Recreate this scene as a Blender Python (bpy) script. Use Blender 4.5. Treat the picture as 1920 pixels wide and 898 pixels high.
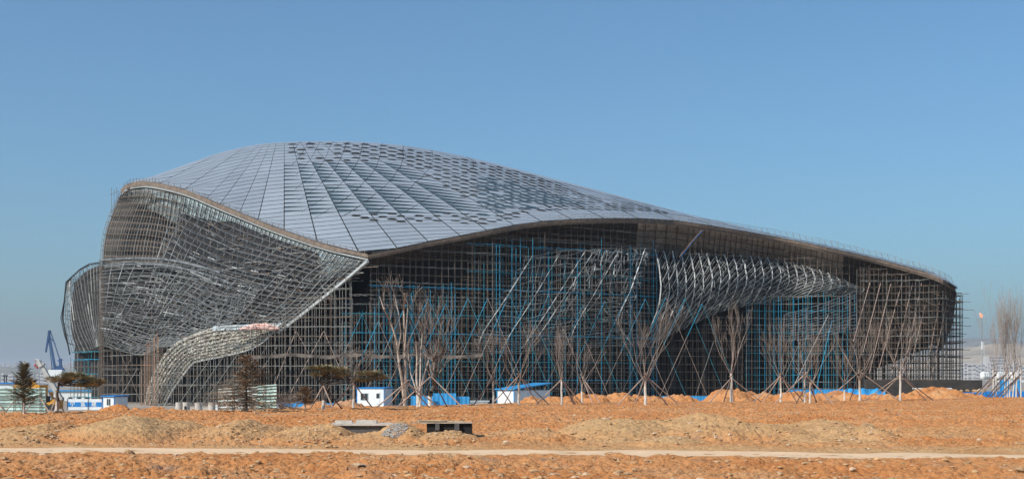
import bpy, math, random
import numpy as np
from mathutils import Vector, noise as mnoise
R = math.radians
random.seed(7)
rnd = random.random
scene = bpy.context.scene
for o in list(bpy.data.objects): bpy.data.objects.remove(o)

# ------------------------------------------------------------------ camera, world, sun, exposure
W0, H0, F, HV, CZ = 1920, 898, 2400.0, 718.0, 1.9      # photo size, focal length in px, horizon row, eye height
cam_d = bpy.data.cameras.new('camera'); cam = bpy.data.objects.new('camera', cam_d)
scene.collection.objects.link(cam); scene.camera = cam
cam.location = (0, 0, CZ); cam.rotation_euler = (R(90), 0, 0)
cam_d.sensor_width = 36; cam_d.lens = 36*F/W0
cam_d.shift_y = (HV-H0/2)/W0
cam_d.clip_start = .5; cam_d.clip_end = 60000
scene.render.resolution_x = 1024; scene.render.resolution_y = 478

SUN_AZ = Vector((-0.76, -0.65))          # horizontal direction towards the sun
SUN_EL = R(41)
world = bpy.data.worlds.new('World'); scene.world = world; world.use_nodes = True
nt = world.node_tree; bg = nt.nodes['Background']
sky = nt.nodes.new('ShaderNodeTexSky'); sky.sky_type = 'NISHITA'; sky.sun_disc = False
sky.sun_elevation = SUN_EL; sky.sun_rotation = math.atan2(SUN_AZ.x, SUN_AZ.y)
sky.air_density = 1.0; sky.dust_density = 2.2; sky.ozone_density = 6.0; sky.altitude = 0
tint = nt.nodes.new('ShaderNodeMix'); tint.data_type = 'RGBA'; tint.blend_type = 'MULTIPLY'; tint.inputs[0].default_value = 1
tint.inputs[7].default_value = (.80, 1.03, 1.03, 1)          # the air of the photograph is a cooler blue than the model's
nt.links.new(sky.outputs[0], tint.inputs[6]); nt.links.new(tint.outputs[2], bg.inputs['Color'])
bg.inputs['Strength'].default_value = 0.136
sd = bpy.data.lights.new('sun', 'SUN'); sd.energy = 4.7; sd.angle = R(0.5); sd.color = (1, .94, .85)
sun = bpy.data.objects.new('sun', sd); scene.collection.objects.link(sun)
sv = Vector((SUN_AZ.x*math.cos(SUN_EL), SUN_AZ.y*math.cos(SUN_EL), math.sin(SUN_EL)))
sun.rotation_euler = sv.to_track_quat('Z', 'Y').to_euler()
vs = scene.view_settings; vs.view_transform = 'Standard'; vs.look = 'None'; vs.gamma = 1; vs.exposure = 0.0
vs.use_curve_mapping = False
scene.render.engine = 'CYCLES'

# ------------------------------------------------------------------ helpers
def at(u, v, Y):                         # the point at depth Y that the photo shows at pixel (u, v)
    return Vector(((u-960)/F*Y, Y, CZ+(HV-v)/F*Y))
def hz(v, Y): return CZ+(HV-v)/F*Y
def ux(u, Y): return (u-960)/F*Y
def spl(pts):                            # smooth curve through points (x, y)
    xs = np.array([p[0] for p in pts], float); ys = np.array([p[1] for p in pts], float)
    d = np.diff(ys)/np.diff(xs); m = np.zeros(len(xs)); m[0] = d[0]; m[-1] = d[-1]
    for i in range(1, len(xs)-1):
        m[i] = 0 if d[i-1]*d[i] <= 0 else 2*d[i-1]*d[i]/(d[i-1]+d[i])
    def f(x):
        x = min(max(x, xs[0]), xs[-1]); i = min(max(int(np.searchsorted(xs, x))-1, 0), len(xs)-2)
        h = xs[i+1]-xs[i]; t = (x-xs[i])/h
        return float(ys[i]*(2*t**3-3*t*t+1)+m[i]*h*(t**3-2*t*t+t)+ys[i+1]*(-2*t**3+3*t*t)+m[i+1]*h*(t**3-t*t))
    return f
def lin(pts):
    xs = [p[0] for p in pts]; ys = [p[1] for p in pts]
    return lambda x: float(np.interp(x, xs, ys))

MATS = {}
def mat(name, col, rough=.7, metal=0, var=.25, scale=1.5, bump=0, col2=None, spec=None, tone=False, stretch=None):
    m = bpy.data.materials.new(name); m.use_nodes = True; n = m.node_tree; b = n.nodes['Principled BSDF']
    b.inputs['Roughness'].default_value = rough; b.inputs['Metallic'].default_value = metal
    if spec is not None: b.inputs['Specular IOR Level'].default_value = spec
    g = n.nodes.new('ShaderNodeNewGeometry'); no = n.nodes.new('ShaderNodeTexNoise')
    no.inputs['Scale'].default_value = scale; no.inputs['Detail'].default_value = 5; no.inputs['Roughness'].default_value = .65
    src = g.outputs['Position']
    if stretch:
        mp = n.nodes.new('ShaderNodeMapping'); mp.inputs['Scale'].default_value = stretch
        n.links.new(src, mp.inputs[0]); src = mp.outputs[0]
    n.links.new(src, no.inputs['Vector'])
    r = n.nodes.new('ShaderNodeValToRGB'); c = col; d = col2 or tuple(x*(1-var) for x in col)
    e = tuple(min(1, x*(1+var*.6)) for x in col)
    r.color_ramp.elements[0].position = .34; r.color_ramp.elements[0].color = (*d, 1)
    r.color_ramp.elements[1].position = .68; r.color_ramp.elements[1].color = (*e, 1)
    n.links.new(no.outputs['Fac'], r.inputs[0]); out = r.outputs[0]
    if tone:
        a = n.nodes.new('ShaderNodeAttribute'); a.attribute_name = 'tone'
        mx = n.nodes.new('ShaderNodeMix'); mx.data_type = 'RGBA'; mx.blend_type = 'MULTIPLY'; mx.inputs[0].default_value = 1
        n.links.new(out, mx.inputs[6]); n.links.new(a.outputs['Color'], mx.inputs[7]); out = mx.outputs[2]
    n.links.new(out, b.inputs['Base Color'])
    if bump:
        bp = n.nodes.new('ShaderNodeBump'); bp.inputs['Strength'].default_value = bump; bp.inputs['Distance'].default_value = .1
        n.links.new(no.outputs['Fac'], bp.inputs['Height']); n.links.new(bp.outputs[0], b.inputs['Normal'])
    MATS[name] = m; return m
mat('roof_metal', (.345, .375, .41), .42, .25, .08, .25, tone=True)
mat('deck_dark', (.018, .02, .023), .8)
mat('sky_glass', (.045, .075, .09), .45, 0, .4, .6)
mat('tan_board', (.20, .145, .11), .85, 0, .4, .8)
mat('dark_board', (.14, .10, .075), .85, 0, .4, 1)
mat('pale_metal', (.46, .46, .45), .5, .2, .25, 2)
mat('galv', (.23, .235, .245), .45, .3, .6, .5)
mat('galv_mid', (.25, .245, .235), .45, .3, .6, .6)
mat('galv_white', (.62, .61, .585), .45, .2, .4, 1.8)
mat('dark_steel', (.035, .037, .04), .6, .2, .4, 1.2)
mat('interior_shade', (.013, .0125, .013), .9, 0, .6, .35)  # near-black colour stands in for the shade inside the hall
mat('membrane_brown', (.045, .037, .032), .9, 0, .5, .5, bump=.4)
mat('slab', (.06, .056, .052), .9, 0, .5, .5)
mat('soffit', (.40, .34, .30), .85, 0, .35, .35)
mat('soffit_teal', (.36, .43, .44), .5, .1, .5, .5)
mat('rust_pipe', (.18, .135, .105), .75, .1, .5, 2)
mat('grey_pipe', (.25, .24, .22), .7, .2, .45, 2)
mat('orange_pipe', (.42, .25, .17), .75, .1, .4, 2)
mat('pink_pipe', (.42, .30, .25), .7, 0, .4, 2)
mat('blue_pipe', (.02, .32, .52), .55, .0, .4, 1.2)
mat('teal_pipe', (.03, .24, .31), .55, 0, .4, 1.2)
mat('pleat', (.42, .385, .33), .85, 0, .5, 1.6, bump=.5)
mat('grey_sheet', (.42, .46, .47), .6, 0, .4, 1)
mat('pink_wool', (.75, .47, .40), .95, 0, .25, 1.5)
mat('net', (.15, .12, .10), .9, 0, .4, 1)
mat('bark', (.38, .30, .24), .9, 0, .45, 4)
mat('bark_dark', (.10, .08, .065), .9, 0, .45, 4)
mat('bark_pale', (.62, .54, .47), .9, 0, .35, 4)
mat('lime', (.62, .56, .49), .9, 0, .25, 5)
mat('twig', (.24, .185, .15), .9, 0, .3, 2)
mat('twig_pink', (.30, .235, .195), .9, 0, .3, 2)
mat('needle_dark', (.20, .18, .115), .85, 0, .6, 1.6)
mat('needle_brown', (.34, .235, .15), .9, 0, .6, 1.6)
mat('needle_olive', (.34, .28, .15), .9, 0, .6, 1.2)
mat('stake', (.40, .28, .22), .8, 0, .5, 1.2)
mat('stake_dark', (.10, .06, .05), .8, 0, .5, 1.2)
mat('fence_teal', (.28, .40, .37), .5, .1, .4, .7)
mat('fence_grey', (.28, .30, .28), .55, .1, .45, .7)
mat('white_wall', (.72, .73, .73), .7, 0, .1, 1)
mat('blue_paint', (.012, .20, .55), .5, 0, .15, 1)
mat('blue_sheet', (.035, .28, .58), .45, 0, .25, .6)
mat('dark_glass', (.03, .04, .05), .15, 0, .3, 1)
mat('shed_grey', (.26, .26, .27), .7, 0, .2, 1)
mat('concrete', (.52, .46, .40), .85, 0, .25, 3, bump=.2)
mat('concrete_dark', (.10, .09, .085), .9, 0, .4, 2)
mat('void_shade', (.012, .011, .011), .9)  # black colour stands in for the dark inside holes and openings
mat('plank', (.48, .37, .26), .85, 0, .4, 3, stretch=(1, 6, 6))
mat('crane_blue', (.012, .06, .17), .5, 0, .25, .1)
mat('crane_white', (.45, .43, .40), .6, 0, .2, .5)
mat('crane_red', (.45, .07, .05), .6)
mat('yellow', (.70, .32, .03), .6, 0, .2, 1)
mat('city', (.50, .47, .45), .8, 0, .12, .02)
mat('city_win', (.16, .17, .19), .6)
mat('hill_mat', (.20, .19, .15), .95, 0, .45, .004)
mat('hill_tan', (.36, .29, .21), .95, 0, .4, .004)
mat('tank', (.66, .64, .61), .5, 0, .1, .1)
mat('flame', (.9, .3, .15), .8); MATS['flame'].node_tree.nodes['Principled BSDF'].inputs['Emission Color'].default_value = (1, .35, .2, 1)
MATS['flame'].node_tree.nodes['Principled BSDF'].inputs['Emission Strength'].default_value = .9
mat('stone', (.45, .27, .135), .9, 0, .4, 5)
mat('stone_pale', (.54, .38, .25), .9, 0, .3, 5)
M = MATS

class MB:
    def __init__(s): s.v = []; s.f = []; s.mi = []; s.m = 0; s.tone = []
    def poly(s, pts, tone=1):
        n = len(s.v); s.v += [tuple(p) for p in pts]; s.f.append(tuple(range(n, n+len(pts)))); s.mi.append(s.m); s.tone.append(tone)
    def box(s, c, d, rz=0):
        cx, cy, cz = c; a, b, h = d[0]/2, d[1]/2, d[2]/2; n = len(s.v); co, si = math.cos(rz), math.sin(rz)
        for z in (-h, h):
            for x, y in ((-a, -b), (a, -b), (a, b), (-a, b)): s.v.append((cx+x*co-y*si, cy+x*si+y*co, cz+z))
        for f in ((0, 3, 2, 1), (4, 5, 6, 7), (0, 1, 5, 4), (1, 2, 6, 5), (2, 3, 7, 6), (3, 0, 4, 7)):
            s.f.append(tuple(n+i for i in f)); s.mi.append(s.m); s.tone.append(1)
    def bar(s, p, q, w, k=4, w2=None, caps=True):
        p = Vector(p); q = Vector(q); d = q-p
        if d.length < 1e-6: return
        d.normalize(); a = d.cross(Vector((0, 0, 1)) if abs(d.z) < .9 else Vector((1, 0, 0))).normalized(); b = d.cross(a)
        n = len(s.v); w2 = w if w2 is None else w2
        for c, ww in ((p, w), (q, w2)):
            for i in range(k):
                an = 2*math.pi*(i+.5)/k; s.v.append(tuple(c+(a*math.cos(an)+b*math.sin(an))*ww*.5))
        for i in range(k):
            j = (i+1) % k; s.f.append((n+i, n+j, n+k+j, n+k+i)); s.mi.append(s.m); s.tone.append(1)
        if caps:
            s.f.append(tuple(n+i for i in reversed(range(k)))); s.f.append(tuple(n+k+i for i in range(k))); s.mi += [s.m]*2; s.tone += [1]*2
    def chain(s, pts, w, k=4, w2=None):
        n = len(pts)-1
        for i in range(n):
            if w2 is None: s.bar(pts[i], pts[i+1], w, k)
            else: s.bar(pts[i], pts[i+1], w+(w2-w)*i/n, k, w+(w2-w)*(i+1)/n)
    def grid(s, fn, na, nb, closed=False):
        n = len(s.v)
        for i in range(na+1):
            for j in range(nb+1): s.v.append(tuple(fn(i/na, j/nb)))
        for i in range(na):
            for j in range(nb):
                a = n+i*(nb+1)+j; s.f.append((a, a+1, a+nb+2, a+nb+1)); s.mi.append(s.m); s.tone.append(1)
    def build(s, name, mats, parent=None, smooth=False, tone=False):
        me = bpy.data.meshes.new(name); me.from_pydata(s.v, [], s.f)
        if not isinstance(mats, (list, tuple)): mats = [mats]
        for m in mats: me.materials.append(M[m])
        if len(mats) > 1: me.polygons.foreach_set('material_index', s.mi)
        if smooth: me.polygons.foreach_set('use_smooth', [True]*len(s.f))
        if tone:
            a = me.attributes.new('tone', 'FLOAT_COLOR', 'FACE'); arr = np.ones((len(s.f), 4)); arr[:, :3] = np.array(s.tone)[:, None]
            a.data.foreach_set('color', arr.ravel())
        me.update(); o = bpy.data.objects.new(name, me); scene.collection.objects.link(o)
        if parent: o.parent = parent; o.matrix_parent_inverse = parent.matrix_world.inverted()
        return o
def empty(name, loc, label, cat, group=None):
    o = bpy.data.objects.new(name, None); o.empty_display_size = .3; scene.collection.objects.link(o); o.location = loc
    o.matrix_world.translation = loc if isinstance(loc, Vector) else Vector(loc)
    o['label'] = label; o['category'] = cat
    if group: o['group'] = group
    return o
def tag(o, label, cat, group=None, kind=None):
    o['label'] = label; o['category'] = cat
    if group: o['group'] = group
    if kind: o['kind'] = kind
    return o
def patch(G):                            # smooth surface through a grid of (u, v, Y) control points, rows by columns
    A = np.array([[tuple(at(*p)) for p in row] for row in G])
    def cr(P, t):
        n = len(P)-1; x = min(max(t, 0), 1)*n; i = min(int(x), n-1); f = x-i
        p1, p2 = P[i], P[i+1]; p0 = P[i-1] if i else 2*p1-p2; p3 = P[i+2] if i+2 <= n else 2*p2-p1
        return .5*(2*p1+(p2-p0)*f+(2*p0-5*p1+4*p2-p3)*f*f+(3*p1-p0-3*p2+p3)*f**3)
    def fn(s, w): return Vector(cr(np.array([cr(row, s) for row in A]), w))    # s across, w down
    return fn

# ------------------------------------------------------------------ ground
SITE = -2.8
edge_pts = [(0, 776), (250, 771), (500, 769), (620, 766), (700, 763), (900, 759), (1100, 757), (1300, 755), (1700, 751), (1900, 746)]
_e = [((u-960)/F*(CZ*F/(v-HV)), CZ*F/(v-HV)) for u, v in edge_pts]
EX = [-80]+[p[0] for p in _e]+[140]; EY = [76]+[p[1] for p in _e]+[172]
def yedge(x): return np.interp(x, EX, EY)
# heaps on the strip behind the road: centre u, depth, half width px, height m, half depth m, sandy
HEAPS = [(70, 43, 80, .42, 3.2, .5), (255, 42.5, 100, .66, 3.0, 1), (430, 43, 95, .56, 3, .8), (585, 42.5, 70, .47, 3, .8),
         (690, 41, 60, .30, 2.0, .8), (765, 41.3, 38, .58, 2.0, 1), (835, 40.6, 50, .26, 1.8, .8), (1000, 42, 90, .30, 2.8, .6), (1165, 43, 100, .60, 3.0, 1),
         (1320, 43, 120, .66, 3.2, .9), (1440, 43, 110, .46, 3, .9), (1550, 43.5, 110, .52, 3, .9), (1640, 42, 50, .40, 2.5, .9), (1270, 38.6, 60, .2, 1.0, 1), (1730, 44, 120, .22, 3, .4), (1860, 44, 120, .2, 3, .3)]
# loose orange heaps at the back edge of the field
BACK = [(600, 116, 50, 759, 6), (650, 122, 45, 755, 6), (1000, 132, 40, 749, 6), (1050, 134, 50, 745, 6), (1100, 140, 60, 740, 8), (1150, 143, 60, 739, 8), (1210, 146, 60, 743, 8),
        (1280, 148, 60, 745, 7), (1365, 150, 50, 733, 8), (1420, 152, 60, 738, 8), (1480, 150, 50, 738, 8), (1520, 154, 60, 739, 8), (1575, 156, 60, 737, 8), (1640, 156, 60, 741, 8),
        (1752, 160, 60, 728, 9), (1700, 158, 60, 740, 8), (1800, 162, 60, 742, 8), (290, 100, 60, 764, 6), (225, 98, 60, 767, 5)]
rs = np.random.RandomState(3)
TAB = rs.rand(1 << 16)
def hsh(ix, iy, s): return TAB[((ix*73856093) ^ (iy*19349663) ^ (s*83492791)) & 0xffff]
def vnoise(x, y, s):
    ix = np.floor(x).astype(np.int64); iy = np.floor(y).astype(np.int64); fx = x-ix; fy = y-iy
    fx = fx*fx*(3-2*fx); fy = fy*fy*(3-2*fy)
    a = hsh(ix, iy, s); b = hsh(ix+1, iy, s); c = hsh(ix, iy+1, s); d = hsh(ix+1, iy+1, s)
    return a+(b-a)*fx+(c-a)*fy+(a-b-c+d)*fx*fy
def clods(x, y, s, keep):                # rounded lumps in random cells
    ix = np.floor(x).astype(np.int64); iy = np.floor(y).astype(np.int64); out = np.zeros_like(x)
    for dx in (-1, 0, 1):
        for dy in (-1, 0, 1):
            cx = ix+dx; cy = iy+dy; px = cx+hsh(cx, cy, s); py = cy+hsh(cx, cy, s+1); k = hsh(cx, cy, s+2)
            r = .35+.55*hsh(cx, cy, s+3); d2 = ((x-px)**2+(y-py)**2)/(r*r)
            h = np.where(k < keep, np.sqrt(np.clip(1-d2, 0, 1))*(.35+.65*hsh(cx, cy, s+4)), 0)*r
            out = np.maximum(out, h)
    return out
def smooth(a, b, x):
    t = np.clip((x-a)/(b-a), 0, 1); return t*t*(3-2*t)
def road_c(x): return 35.2-.12*x+.25*np.sin(x*.16+1)
def ground(x, y, fine=True):
    ye = yedge(x); top = 1-smooth(ye+1, ye+16, y)
    z = SITE+top*(0-SITE)
    base = (vnoise(x*.12, y*.12, 1)-.5)*.16+(vnoise(x*.45, y*.45, 2)-.5)*.12
    sand = np.zeros_like(x); hp = np.zeros_like(x)
    for u, Y, hw, h, hd, sa in HEAPS:
        cx = (u-960)/F*Y+1.1*(vnoise(x*.5, y*.5, int(u)+7)-.5); wx = hw/F*Y*1.35*(.85+.3*vnoise(x*.4, y*.4, int(u)+9))
        wob = .82+.36*vnoise(x*1.1, y*1.1, int(u))
        d = ((x-cx)/wx)**2+((y-Y)/hd)**2; g = np.clip(1-d, 0, 1)**1.15*h*wob
        g = np.where(y > Y, np.clip(1-((x-cx)/wx)**2-((y-Y)/(hd*2.2))**2, 0, 1)**1.15*h*wob, g)
        hp = np.maximum(hp, g); sand = np.maximum(sand, np.clip(g/h*1.6, 0, 1)*sa)
    bk_ = np.full_like(x, SITE)
    for u, Y, hw, vt, hd in BACK:
        cx = (u-960)/F*Y; wx = hw/F*Y*1.45; h = CZ-(vt+1.5-HV)/F*Y
        g = np.clip(1-((x-cx)/wx)**2-((y-Y)/hd/1.5)**2, 0, 1)**.75
        bk_ = np.maximum(bk_, SITE+(h-SITE)*g+(vnoise(x*.8, y*.8, int(u))-.5)*.9*g+(vnoise(x*2.1, y*2.1, int(u)+3)-.5)*.4*g)
    sand = np.maximum(sand, (1-smooth(1.5, 4.5, np.abs(y-41.5)))*smooth(.25, .6, vnoise(x*.3, y*.3, 5))*.85)
    sand = np.maximum(sand, (1-smooth(1.6, 4.2, np.abs(y-road_c(x)-.6)))*(.35+.6*vnoise(x*.6, y*.9, 8)))
    # low berm in front of the road
    rc = road_c(x); t = y-rc
    berm = np.exp(-((t+3.4)/1.3)**2)*(.0+.07*vnoise(x*.35, y*.2+3, 9)**1.6)
    flat = 1-smooth(1.5, 2.3, np.abs(t)+.6*(vnoise(x*.5, y*.3, 88)-.5))
    near_ = 1-.38*(1-smooth(2.6, 5.5, np.abs(t+.8)))
    rough = near_*np.clip(top+.15+(bk_ > -1.5)*.8, 0, 1)
    if fine:
        m = vnoise(x*.25, y*.25, 11)
        c1 = clods(x/.55, y/.55, 20, .15+.35*m)*.13; c2 = clods(x/.24, y/.24, 30, .5)*.085; c3 = clods(x/.11, y/.11, 40, .6)*.06
        fb = (vnoise(x*2.3, y*2.3, 50)-.5)*.07+(vnoise(x*6, y*6, 51)-.5)*.05+(vnoise(x*15, y*15, 52)-.5)*.03
        smoothm = np.clip(1-sand*.55, .3, 1)
        det = (c1*smoothm+(c2+c3)*np.clip(1-sand*.45, .3, 1)+fb*np.clip(1-sand*.3, .3, 1))*rough
    else: det = 0
    z = np.maximum(z, bk_)+(base*rough+hp+berm+det)*(1-flat)+flat*(-.05)
    if fine: z = z+flat*((vnoise(x*3, y*3, 60)-.5)*.03)
    fars = smooth(ye+22, ye+40, y)
    return z, sand, flat, fars
def gz(x, y):
    return float(ground(np.array([float(x)]), np.array([float(y)]), False)[0][0])
def gzf(x, y):
    return float(ground(np.array([float(x)]), np.array([float(y)]), True)[0][0])
rows = [-80, -40, -10, 5, 14, 19]
y = 21.0
while y < 62: rows.append(y); y += .055+.0008*(y-21)
while y < 185: rows.append(y); y += .10+.003*(y-62)
while y < 420: rows.append(y); y *= 1.02
while y < 30000: rows.append(y); y *= 1.25
rows.append(32000)
rows = np.array(rows); NC = 1250
ang = np.concatenate([np.linspace(-.85, -.47, 40)[:-1], np.linspace(-.47, .47, NC), np.linspace(.47, .85, 40)[1:]])
YY, AA = np.meshgrid(rows, ang, indexing='ij'); XX = AA*np.maximum(YY, 24)*np.where(YY < 0, 1.5, 1)
gzv, gs, gr, gf = ground(XX.ravel(), YY.ravel(), True)
nr, nc = XX.shape
me = bpy.data.meshes.new('ground'); me.vertices.add(nr*nc)
me.vertices.foreach_set('co', np.stack([XX.ravel(), YY.ravel(), gzv], 1).astype(np.float32).ravel())
idx = np.arange(nr*nc).reshape(nr, nc)
q = np.stack([idx[:-1, :-1], idx[:-1, 1:], idx[1:, 1:], idx[1:, :-1]], -1).reshape(-1, 4)
me.loops.add(q.size); me.loops.foreach_set('vertex_index', q.ravel().astype(np.int32))
me.polygons.add(len(q)); me.polygons.foreach_set('loop_start', (np.arange(len(q))*4).astype(np.int32))
me.update(); me.validate()
me.polygons.foreach_set('use_smooth', np.zeros(len(q), bool))
for nm, arr in (('sand', gs), ('far', gf), ('road', gr)):
    a = me.attributes.new(nm, 'FLOAT', 'POINT'); a.data.foreach_set('value', arr.astype(np.float32))
gm = bpy.data.materials.new('soil'); gm.use_nodes = True; n = gm.node_tree; L = n.links; b = n.nodes['Principled BSDF']
b.inputs['Roughness'].default_value = .95; b.inputs['Specular IOR Level'].default_value = .15
geo = n.nodes.new('ShaderNodeNewGeometry')
def nz(scale, det=6, rough=.6):
    k = n.nodes.new('ShaderNodeTexNoise'); k.inputs['Scale'].default_value = scale; k.inputs['Detail'].default_value = det
    k.inputs['Roughness'].default_value = rough; L.new(geo.outputs['Position'], k.inputs['Vector']); return k.outputs['Fac']
def ramp(src, stops):
    r = n.nodes.new('ShaderNodeValToRGB'); e = r.color_ramp.elements
    while len(e) < len(stops): e.new(.5)
    for k, (p, c) in enumerate(stops): e[k].position = p; e[k].color = (*c, 1)
    L.new(src, r.inputs[0]); return r.outputs[0]
def mix(f, a, c, mode='MIX'):
    k = n.nodes.new('ShaderNodeMix'); k.data_type = 'RGBA'; k.blend_type = mode
    if isinstance(f, float): k.inputs[0].default_value = f
    else: L.new(f, k.inputs[0])
    for s, i in ((a, 6), (c, 7)):
        if isinstance(s, tuple): k.inputs[i].default_value = (*s, 1)
        else: L.new(s, k.inputs[i])
    return k.outputs[2]
def attr(nm):
    k = n.nodes.new('ShaderNodeAttribute'); k.attribute_name = nm; return k.outputs['Fac']
orange = ramp(nz(.22, 5), [(.3, (.43, .165, .055)), (.5, (.485, .21, .078)), (.7, (.50, .265, .125))])
fine_ = ramp(nz(7, 8, .85), [(.34, (.42, .36, .30)), (.48, (1, 1, 1)), (.66, (1.28, 1.3, 1.35))])  # noise paints clod shadows as dark specks and lit facets as bright ones
orange = mix(.8, orange, fine_, 'MULTIPLY')
grey = mix(ramp(nz(.5, 4), [(.60, (0, 0, 0)), (.70, (.55, .55, .55))]), orange, (.30, .22, .17))
sandc = mix(.8, ramp(nz(.8, 5), [(.3, (.45, .255, .115)), (.7, (.51, .32, .16))]), fine_, 'MULTIPLY')
c = mix(attr('sand'), grey, sandc)
c = mix(attr('far'), c, ramp(nz(.05, 4), [(.3, (.24, .20, .17)), (.7, (.36, .31, .26))]))
L.new(c, b.inputs['Base Color']); me.materials.append(gm)
bp = n.nodes.new('ShaderNodeBump'); bp.inputs['Strength'].default_value = .8; bp.inputs['Distance'].default_value = .06
L.new(nz(11, 7, .8), bp.inputs['Height']); L.new(bp.outputs[0], b.inputs['Normal'])
go = bpy.data.objects.new('ground', me); scene.collection.objects.link(go); go['kind'] = 'structure'
# the pale dirt road, its own sheet just above the ground
mb = MB(); n_ = 400
def roadpt(a, t):
    x = -60+a*130; y = float(road_c(x))+.35*math.sin(x*.37)+(t-.5)*2*(1.5+1.3*(float(vnoise(np.array([x*.55]), np.array([t*2]), 77)[0])-.5))
    return (x, y, -.03+.012*math.sin(t*9)+.012*mnoise.noise(Vector((x*2, y*2, 0))))
mb.grid(roadpt, n_, 14)
mat('road_dust', (.68, .46, .28), .95, 0, .12, 1.2, bump=.2)
ro = mb.build('dirt_road', 'road_dust'); ro['kind'] = 'structure'

# ------------------------------------------------------------------ stones
def rockmesh(mb, c, s, k=None):
    k = k or 6; n = len(mb.v); a0 = rnd()*6.28; rot = rnd()*.6
    rings = [(-.4, .75), (.15, 1.0), (.62, .62)]
    for zz, rr in rings:
        for i in range(k):
            a = a0+2*math.pi*i/k; r = rr*(.7+.5*rnd()); mb.v.append((c[0]+s[0]*r*math.cos(a), c[1]+s[1]*r*math.sin(a), c[2]+s[2]*(zz+(rnd()-.5)*.3)))
    mb.v.append((c[0], c[1], c[2]+s[2]*.85))
    for j in range(2):
        for i in range(k):
            i2 = (i+1) % k; mb.f.append((n+j*k+i, n+j*k+i2, n+(j+1)*k+i2, n+(j+1)*k+i)); mb.mi.append(mb.m); mb.tone.append(1)
    for i in range(k): mb.f.append((n+2*k+i, n+2*k+(i+1) % k, n+3*k)); mb.mi.append(mb.m); mb.tone.append(1)
mb = MB(); N = 13000
ys = 23+(rs.rand(N)**1.9)*110; xs = (rs.rand(N)-.5)*.95*ys
keepm = (np.abs(ys-road_c(xs)) > 2.1) & (ys < yedge(xs)-1)
xs = xs[keepm]; ys = ys[keepm]; zs = ground(xs, ys, True)[0]
for x, y, z in zip(xs, ys, zs):
    s = .016+.06*rnd()**5+(.02 if y > 60 else 0); mb.m = 0 if rnd() < .95 else 1
    rockmesh(mb, (x, y, z+s*.2), (s*(1+rnd()), s*(.8+rnd()*.6), s*(.6+rnd()*.5)), 5)
for u, Y, hw in ((440, 42, 90), (590, 41.5, 60), (830, 40.5, 60), (1330, 41.5, 110), (1600, 41.5, 70), (110, 42, 50)):
    for i in range(130):
        x = (u-960+hw*rs.randn()*.6)/F*Y; y = Y-1+rs.randn()*1.1; s_ = .02+.055*rnd()**2
        if abs(y-float(road_c(x))) < 1.9: continue
        mb.m = 0 if rnd() < .8 else 1; rockmesh(mb, (x, y, gzf(x, y)+s_*.2), (s_*(1+rnd()*.6), s_, s_*(.6+rnd()*.5)), 5)
tag(mb.build('loose_stones', ['stone', 'stone_pale']), 'small loose stones scattered over the orange soil', 'stones', kind='stuff')
stone_list = [(1625, 812, .33, .2, 'rust brown boulder at the right end of the sand heaps', 'stone'), (590, 882, .14, .05, 'pale flat stone low in the left foreground', 'stone_pale'),
              (672, 886, .16, .05, 'pale flat stone just right of the other pale foreground slab', 'stone_pale'), (1845, 884, .15, .07, 'pale broken stone in the right foreground', 'stone_pale'),
              (1134, 788, .3, .14, 'single pale rock on the orange soil behind the road', 'stone_pale'), (617, 838, .13, .1, 'small dark stone at the far kerb of the dirt road', 'stone'),
              (240, 853, .16, .12, 'brown clod at the near edge of the road on the left', 'stone')]
for u, v, s, h, lab, m_ in stone_list:
    Y = CZ*F/(v-HV); x = ux(u, Y); mb = MB(); rockmesh(mb, (0, 0, 0), (s, s*.8, h), 9); rockmesh(mb, (s*.5, .1, -.02), (s*.6, s*.5, h*.7), 7)
    o = mb.build('stone', m_); o.location = (x, Y, gzf(x, Y)+h*.25); tag(o, lab, 'stone', 'larger stones on the soil')

# ------------------------------------------------------------------ the great hall: roof
crest = spl([(215, 372), (240, 345), (285, 333), (330, 318), (380, 299), (420, 286), (460, 277), (500, 271), (560, 267.5), (640, 267), (740, 273), (850, 291),
             (1000, 327), (1140, 367), (1300, 407), (1440, 440), (1560, 464), (1700, 498), (1760, 515), (1792, 538)])
rimL = spl([(215, 374), (230, 353), (245, 345), (270, 342), (300, 346), (350, 359), (400, 380), (450, 401), (500, 422), (560, 444), (620, 463), (690, 479)])
rimR = spl([(690, 479), (740, 469), (800, 456), (860, 445), (920, 433), (1000, 419), (1080, 413), (1170, 411), (1250, 414), (1320, 423), (1400, 436), (1480, 451), (1560, 468),
            (1640, 486), (1700, 502), (1750, 517), (1785, 535), (1800, 545)])
def rim(u): return rimL(u) if u < 690 else rimR(u)
Bv = spl([(215, 520), (400, 520), (550, 508), (690, 490), (800, 478), (900, 470), (1000, 465), (1200, 458), (1400, 463), (1600, 500), (1800, 552)])
YC = spl([(215, 345), (300, 352), (400, 372), (500, 385), (800, 388), (1000, 380), (1200, 362), (1400, 345), (1600, 336), (1800, 324)])
DD = spl([(215, 85), (300, 95), (400, 108), (500, 118), (690, 129), (800, 128), (1000, 124), (1200, 110), (1400, 88), (1600, 60), (1800, 30)])
def qof(u, v): return max(0., (v-crest(u))/(Bv(u)-crest(u)))
def rY(u, v): return YC(u)-DD(u)*math.sqrt(qof(u, v))
def rimY(u): return rY(u, rim(u))
def roofpt(u, v, lift=0):
    p = at(u, v, rY(u, v)); p.z += lift; return p
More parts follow.
